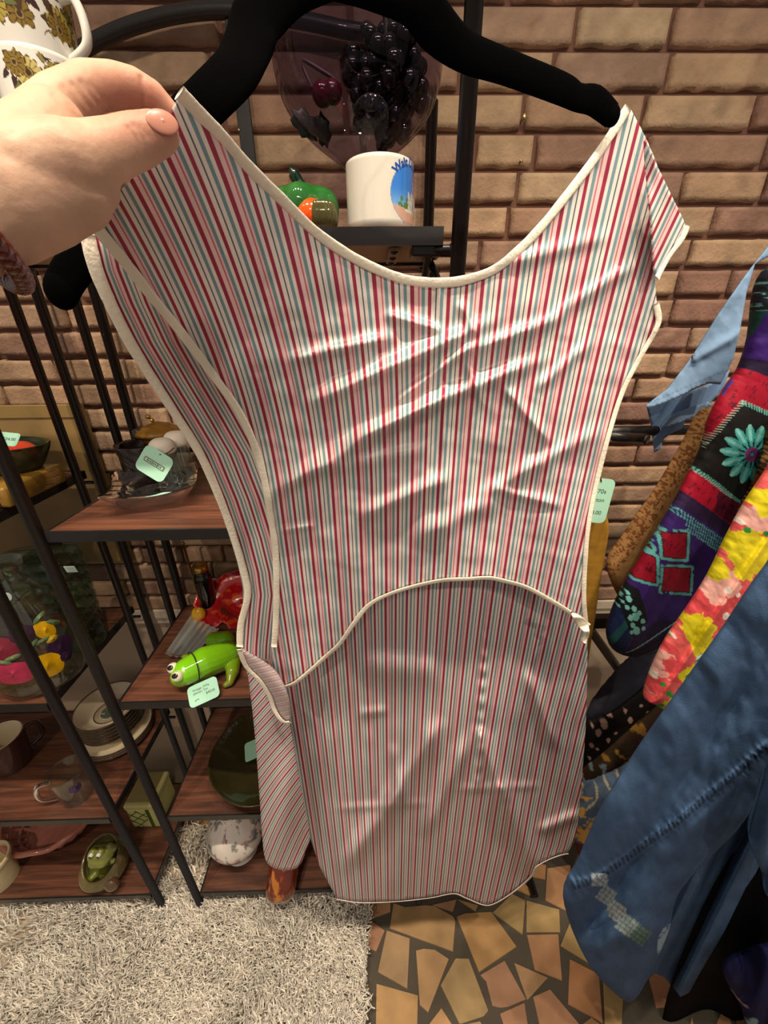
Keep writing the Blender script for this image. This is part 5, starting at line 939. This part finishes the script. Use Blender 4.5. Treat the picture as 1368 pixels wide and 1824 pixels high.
# --- denim
t = thing('denim_dress', at(1200, 1500, .28)*(1, 1, 0)+(0, 0, .34), 'faded blue denim garment with a gathered seam and pale plaid patches, nearest on the rail', 'dress')
d1 = [(1460, 900), (1368, 1008), (1330, 1060), (1290, 1120), (1240, 1190), (1190, 1260), (1140, 1330), (1095, 1400), (1060, 1462), (1030, 1532), (1004, 1580), (1010, 1630), (1034, 1690), (1060, 1732), (1092, 1766), (1120, 1783), (1142, 1762), (1172, 1700), (1192, 1650), (1204, 1596), (1232, 1556), (1262, 1524), (1310, 1476), (1368, 1398), (1460, 1300)]
sm_ = [(1020, 1566), (1060, 1548), (1100, 1520), (1150, 1482), (1200, 1446), (1250, 1402), (1300, 1362), (1340, 1322), (1380, 1296)]
def cden(x, y):
    c = np.array([72, 102, 142.])*(.78+.30*fbm(x/26, y/26, 3, 4)+.14*fbm(x/3, y/3, 9, 2))[:, None]; d = segdist(sm_, x, y, False); s = (d < 6) & (((x*.9-y*.4) % 8) < 3.2); c[s] *= .62; c[(d > 6) & (d < 10)] *= 1.08
    c = np.where((ss(.64, .8, fbm(x/40, y/70, 21, 3)))[:, None] > .5, c*1.1, c)
    pl = [(1062, 1552, 15), (1074, 1580, 16), (1090, 1607, 17), (1110, 1632, 18), (1134, 1650, 17)]
    for i, (a, b, r) in enumerate(pl):
        u = (x-a)*.80+(y-b)*.6; v = -(x-a)*.6+(y-b)*.80; k = (np.abs(u) < r*.86) & (np.abs(v) < r*.9)
        if i == 0: k = (np.abs(x-a) < 15-np.abs(y-b)*.3*((x-a) > 0)) & (np.abs(y-b) < 12)
        base = [(172, 190, 206), (150, 166, 178), (158, 170, 176), (150, 170, 172), (104, 140, 134)][i]; c[k] = base; c[k & ((np.abs(u % 9) < 1.6) | (np.abs(v % 8) < 1.6))] = np.array(base)*.72
    k = (np.hypot((x-1184)*1.15, (y-1672)*.62) < 22); c[k] = (170, 200, 222); c[k & (fbm(x/7, y/7, 3) > .6)] = (96, 130, 160)
    return c*.90
def Yd1(x, y):
    d = segdist(sm_, x, y, False); side = ((y-1296)-(x-1380)*-.78); below = ss(0, 40, side)
    w = .010*np.exp(-(((x-1230)+(y-1330)*.60)/22.)**2)*ss(1150, 1250, y)-.004*np.exp(-(d/9.)**2)+.0005*np.sin((x*.8-y*.5)/1.9+4*vn(x/9, y/9, 3))*np.exp(-(d/14.)**2)
    w = w+.012*np.sin(((x)*.85+(y)*.5)/24.)*below*.5+.016*(fbm(x/60, y/90, 31, 3)-.5)+.02*ss(1180, 1260, x+(y-1560)*.3)*ss(1440, 1560, y); w = w-.014*np.exp(-(((y-1655)+(x-1090)*.25)/26.)**2)*.6*(x < 1190)
    return .285+w
DM = M('denim', rough=.85, attr=True, spec=.2, bump=(700, .35, .001)); mb, _ = sheet(d1, Yd1, 2.2, col=cden, inflate=(34, .010), smooth_n=1); obj('front_layer', mb, DM, t)
d2 = [(1110, 1776), (1140, 1758), (1166, 1734), (1182, 1740), (1200, 1760), (1212, 1776), (1228, 1768), (1244, 1738), (1290, 1660), (1328, 1582), (1346, 1556), (1400, 1440), (1460, 1300), (1368, 1380), (1250, 1510), (1190, 1580), (1150, 1680)]
mb, _ = sheet(d2, lambda x, y: .318+.014*np.sin((x*.86+y*.42)/11.5)+.006*np.sin((x*.86+y*.42)/5.), 3.6, thick=.003, col=lambda x, y: np.array([60, 88, 122.])*(.8+.35*fbm(x/20, y/20, 7, 4))[:, None], smooth_n=0); obj('back_layer', mb, DM, t)
d3 = [(1460, 1300), (1368, 1378), (1352, 1426), (1338, 1462), (1335, 1486), (1342, 1520), (1358, 1556), (1372, 1604), (1460, 1640)]
garment('denim_sleeve', 'faded denim cuff at the right edge, above the navy velvety garment', 'sleeve', d3, lambda x, y: .245+.008*np.sin((x+y*.3)/9.), 4, lambda x, y: np.array([66, 96, 132.])*(.7+.5*fbm((x+y*.3)/5, y/40, 3, 3))[:, None], DM, (20, .010))
bkq = [(1380, 1370), (1330, 1440), (1290, 1530), (1250, 1620), (1216, 1700), (1190, 1770), (1176, 1840), (1170, 1900), (1500, 1900), (1500, 1340)]
garment('black_dress', 'black garment hanging in the dark gap below the denim, bottom right corner', 'dress', bkq, lambda x, y: .335+.010*np.sin((x+y*.3)/20.), 8, lambda x, y: np.array([10, 11, 16.])*np.ones((len(x), 3)), M('black_cloth', rough=.95, attr=True, spec=.1), (30, .008))
nv = [(1440, 1680), (1368, 1688), (1330, 1700), (1302, 1712), (1289, 1728), (1296, 1752), (1312, 1778), (1322, 1800), (1330, 1840), (1335, 1900), (1480, 1900)]
def cnv(x, y):
    c = np.array([30, 32, 74.])*(.6+.8*fbm((x+y*.3)/8, y/30, 5, 3))[:, None]; k = segdist([(1302, 1762), (1312, 1774), (1322, 1778)], x, y, False) < 2; c[k] = (150, 140, 140); k = np.hypot((x-1334)*1.5, (y-1812)*.6) < 10; c[k] = (126, 158, 170); return c
garment('navy_skirt', 'navy velvety garment with a pale motif, in the bottom right corner', 'skirt', nv, lambda x, y: .285+.008*np.sin((x+y*.3)/10.), 3.5, cnv, M('navy_velvet', rough=.9, attr=True, spec=.1), (26, .016))
# --- low garments glimpsed between the dress and the denim
sl = [(1200, 1130), (1158, 1150), (1120, 1172), (1084, 1210), (1052, 1252), (1040, 1290), (1034, 1330), (1060, 1330), (1090, 1296), (1140, 1240), (1240, 1180)]
garment('slate_cardigan', 'dark slate grey sleeve hanging below the cuff of the purple patchwork jacket', 'cardigan', sl, lambda x, y: .655+.006*np.sin((x+y)/12.), 4, lambda x, y: np.array([62, 64, 80.])*(.8+.3*fbm(x/14, y/14, 5))[:, None], M('slate_knit', **CL), (24, .014))
pk = [(1250, 1160), (1190, 1190), (1140, 1232), (1090, 1270), (1048, 1286), (1034, 1310), (1028, 1372), (1048, 1376), (1090, 1340), (1150, 1290), (1220, 1240)]
def cpk(x, y):
    c = np.array([16, 14, 16.])*np.ones((len(x), 3))
    for (a, b, r) in ((1094, 1241, 5), (1128, 1231, 5), (1084, 1269, 6), (1073, 1285, 7), (1062, 1298, 6), (1118, 1275, 5), (1079, 1311, 4), (1050, 1320, 4.5), (1137, 1250, 3), (1111, 1262, 3), (1050, 1356, 4), (1060, 1326, 3), (1066, 1342, 3), (1085, 1258, 3), (1052, 1288, 3), (1046, 1342, 3), (1092, 1298, 3), (1150, 1262, 4), (1160, 1235, 4)): c[np.hypot((x-a)*1.15, y-b) < r] = (172, 140, 130)
    return c
garment('dotted_dress', 'black garment with beige pink dots, low on the rail beside the striped dress', 'dress', pk, lambda x, y: .635+.006*np.sin((x+y)/15.), 2.5, cpk, M('dotted_crepe', **CL), (22, .012))
au = [(1270, 1180), (1215, 1220), (1170, 1258), (1115, 1306), (1072, 1344), (1034, 1374), (1026, 1402), (1056, 1398), (1110, 1378), (1180, 1330), (1270, 1270)]
def cau(x, y):
    c = np.array([58, 44, 30.])*(.6+.8*fbm(x/18, y/18, 4, 3))[:, None]; a = fbm(x/16+3, y/16, 15, 3); c[a > .58] = (160, 118, 54); b = fbm(x/14, y/14+9, 25, 3); c[b > .60] = (96, 30, 40); k = (fbm(x/9, y/9, 35, 2) > .5) & (x < 1088) & (y > 1352); c[k] = (122, 142, 154); return c
garment('autumn_print_dress', 'dark brown, gold and wine floral print garment, under the black dotted one', 'dress', au, lambda x, y: .612+.006*np.sin((x+y)/13.), 2.8, cau, M('autumn_print', **CL), (20, .012))
bg_ = [(1230, 1290), (1150, 1340), (1090, 1376), (1034, 1396), (1026, 1440), (1022, 1490), (1034, 1530), (1062, 1540), (1092, 1490), (1160, 1420), (1230, 1360)]
def cbg(x, y):
    c = np.array([86, 108, 134.])*(.7+.5*fbm(x/12, y/12, 4, 3))[:, None]; s = np.abs(np.sin((np.hypot(x-1020, y-1400))/7.+2*fbm(x/20, y/20, 3))) < .28; c[s & (y < 1450)] = (176, 172, 150); k = fbm(x/15, y/15, 19, 3) > .54; c[k & (y > 1410)] = (206, 160, 84); k = inpoly([(1020, 1442), (1066, 1450), (1060, 1496), (1020, 1490)], x, y); c[k & (fbm(x/7, y/12, 8) > .4)] = (208, 162, 88); c[(y > 1496)] = (84, 40, 44); return c
garment('blue_print_skirt', 'grey blue skirt with gold leaf print, lowest behind the striped dress and denim', 'skirt', bg_, lambda x, y: .590+.006*np.sin((x+y)/16.), 2.8, cbg, M('leaf_print', **CL), (24, .014))
# --- black rack
t = thing('garment_rack', at(1078, 790, .76)*(1, 1, 0), 'black metal garment rack behind the hanging clothes, right of the striped dress', 'clothes rack')
p = at(1078, 770, .76); x0 = p[0]; z0 = p[2]; mb = MB(); mb.tube([(x0, .76, 0), (x0, .76, z0)], .0105, 12); obj('post', mb, BLK, t)
mb = MB(); mb.tube(cat([(x0, .76, z0), (x0+.03, .76, z0+.002), (x0+.6, .76, z0+.004)], 4), .0105, 12); obj('top_bar', mb, BLK, t)
e = at(1150, 782, .70); mb = MB(); mb.tube([(x0+.012, .75, z0-.006), e], .0095, 14); obj('stub_arm', mb, BLK, t); mb = MB(); mb.tube([e, e+(e-np.array([x0, .76, z0]))*.06], .0078, 14); obj('stub_end', mb, M('rubber_end', (50, 46, 46), .6), t)
q = at(1080, 1106, .80); mb = MB(); mb.box((x0-.0, .79, q[2]-.017), (1.25, .81, q[2]+.017)); obj('cross_bar', mb, BLK, t, smooth=False)
a = at(1052, 1122, .80); b = at(1100, 1190, .78); mb = MB(); mb.tube([a, b, b+(b-a)*3.5], .012, 10); obj('brace', mb, BLK, t)
for dy in (-.2, .12): mb = MB(); mb.tube([(x0, .76, .012), (x0, .76+dy, .012)], .011, 10); obj('foot', mb, BLK, t)
mb = MB(); mb.tube([(1.2, .80, 0), (1.2, .80, 1.9)], .0105, 12); obj('post', mb, BLK, t); mb = MB(); mb.tube([(1.2, .80, 1.9), (1.2, -.3, 1.9)], .0105, 12); obj('hanging_rail', mb, BLK, t)
# --- mustard band and its tag
mu = [(1020, 880), (1062, 884), (1084, 932), (1078, 985), (1068, 1040), (1060, 1100), (1050, 1160), (1042, 1230), (1036, 1300), (1000, 1300), (1005, 1100)]
garment('mustard_scarf', 'mustard yellow fabric band hanging behind the right edge of the striped dress', 'scarf', mu, lambda x, y: .66+.004*np.sin(x/8.), 4, lambda x, y: np.array([166, 124, 44.])*(.85+.25*fbm(x/30, y/6, 3))[:, None], M('mustard_cloth', **CL), (14, .006))
price_tag('mint green price tag with handwriting, at the right edge of the striped dress', at(1062, 892, .63), .048, .083, (-.15, -1, .1), at(1066, 822, .64), lines=(('1970s', .011, 0, .018, 1.4), ('cotton', .010, 0, .002, 1.4), ('$28.00', .010, 0, -.022, 1.4)), rot=-.06)
# ================================================================ LIGHT
W = bpy.data.worlds.new('world'); SC.world = W; W.use_nodes = True; bg = W.node_tree.nodes['Background']; bg.inputs[0].default_value = (*lin((255, 240, 226)), 1); bg.inputs[1].default_value = .22
def spot(x, y, z, tx, ty, tz, e, size=75, blend=.6, rad=.025, col=(255, 233, 206)):
    l = bpy.data.lights.new('ceiling_spot', 'SPOT'); l.energy = e; l.spot_size = math.radians(size); l.spot_blend = blend; l.shadow_soft_size = rad; l.color = lin(col)
    o = bpy.data.objects.new('ceiling_spot', l); COL.objects.link(o); o.location = (x, y, z); d = Vector((tx-x, ty-y, tz-z)); o.rotation_euler = d.to_track_quat('-Z', 'Y').to_euler()
for i, (x, y) in enumerate([(-.9, .0), (-.45, .0), (.0, .0), (.45, .0), (.9, .0)]): spot(x, y, 3.1, x*.85, .5, 0, 52, 62)
for x, tx, tz, e in ((-1.05, -.85, .6, 42), (-.15, -.35, 1.75, 20), (.3, .3, 1.9, 26), (.85, .8, 1.35, 34)): spot(x, -1.15, 2.8, tx, .9, tz, e, 50)
vs = SC.view_settings; vs.view_transform = 'Standard'; vs.look = 'None'; vs.gamma = 1; vs.use_curve_mapping = False; vs.exposure = .42
SC.cycles.max_bounces = 8; SC.cycles.transparent_max_bounces = 16; SC.cycles.sample_clamp_indirect = 6
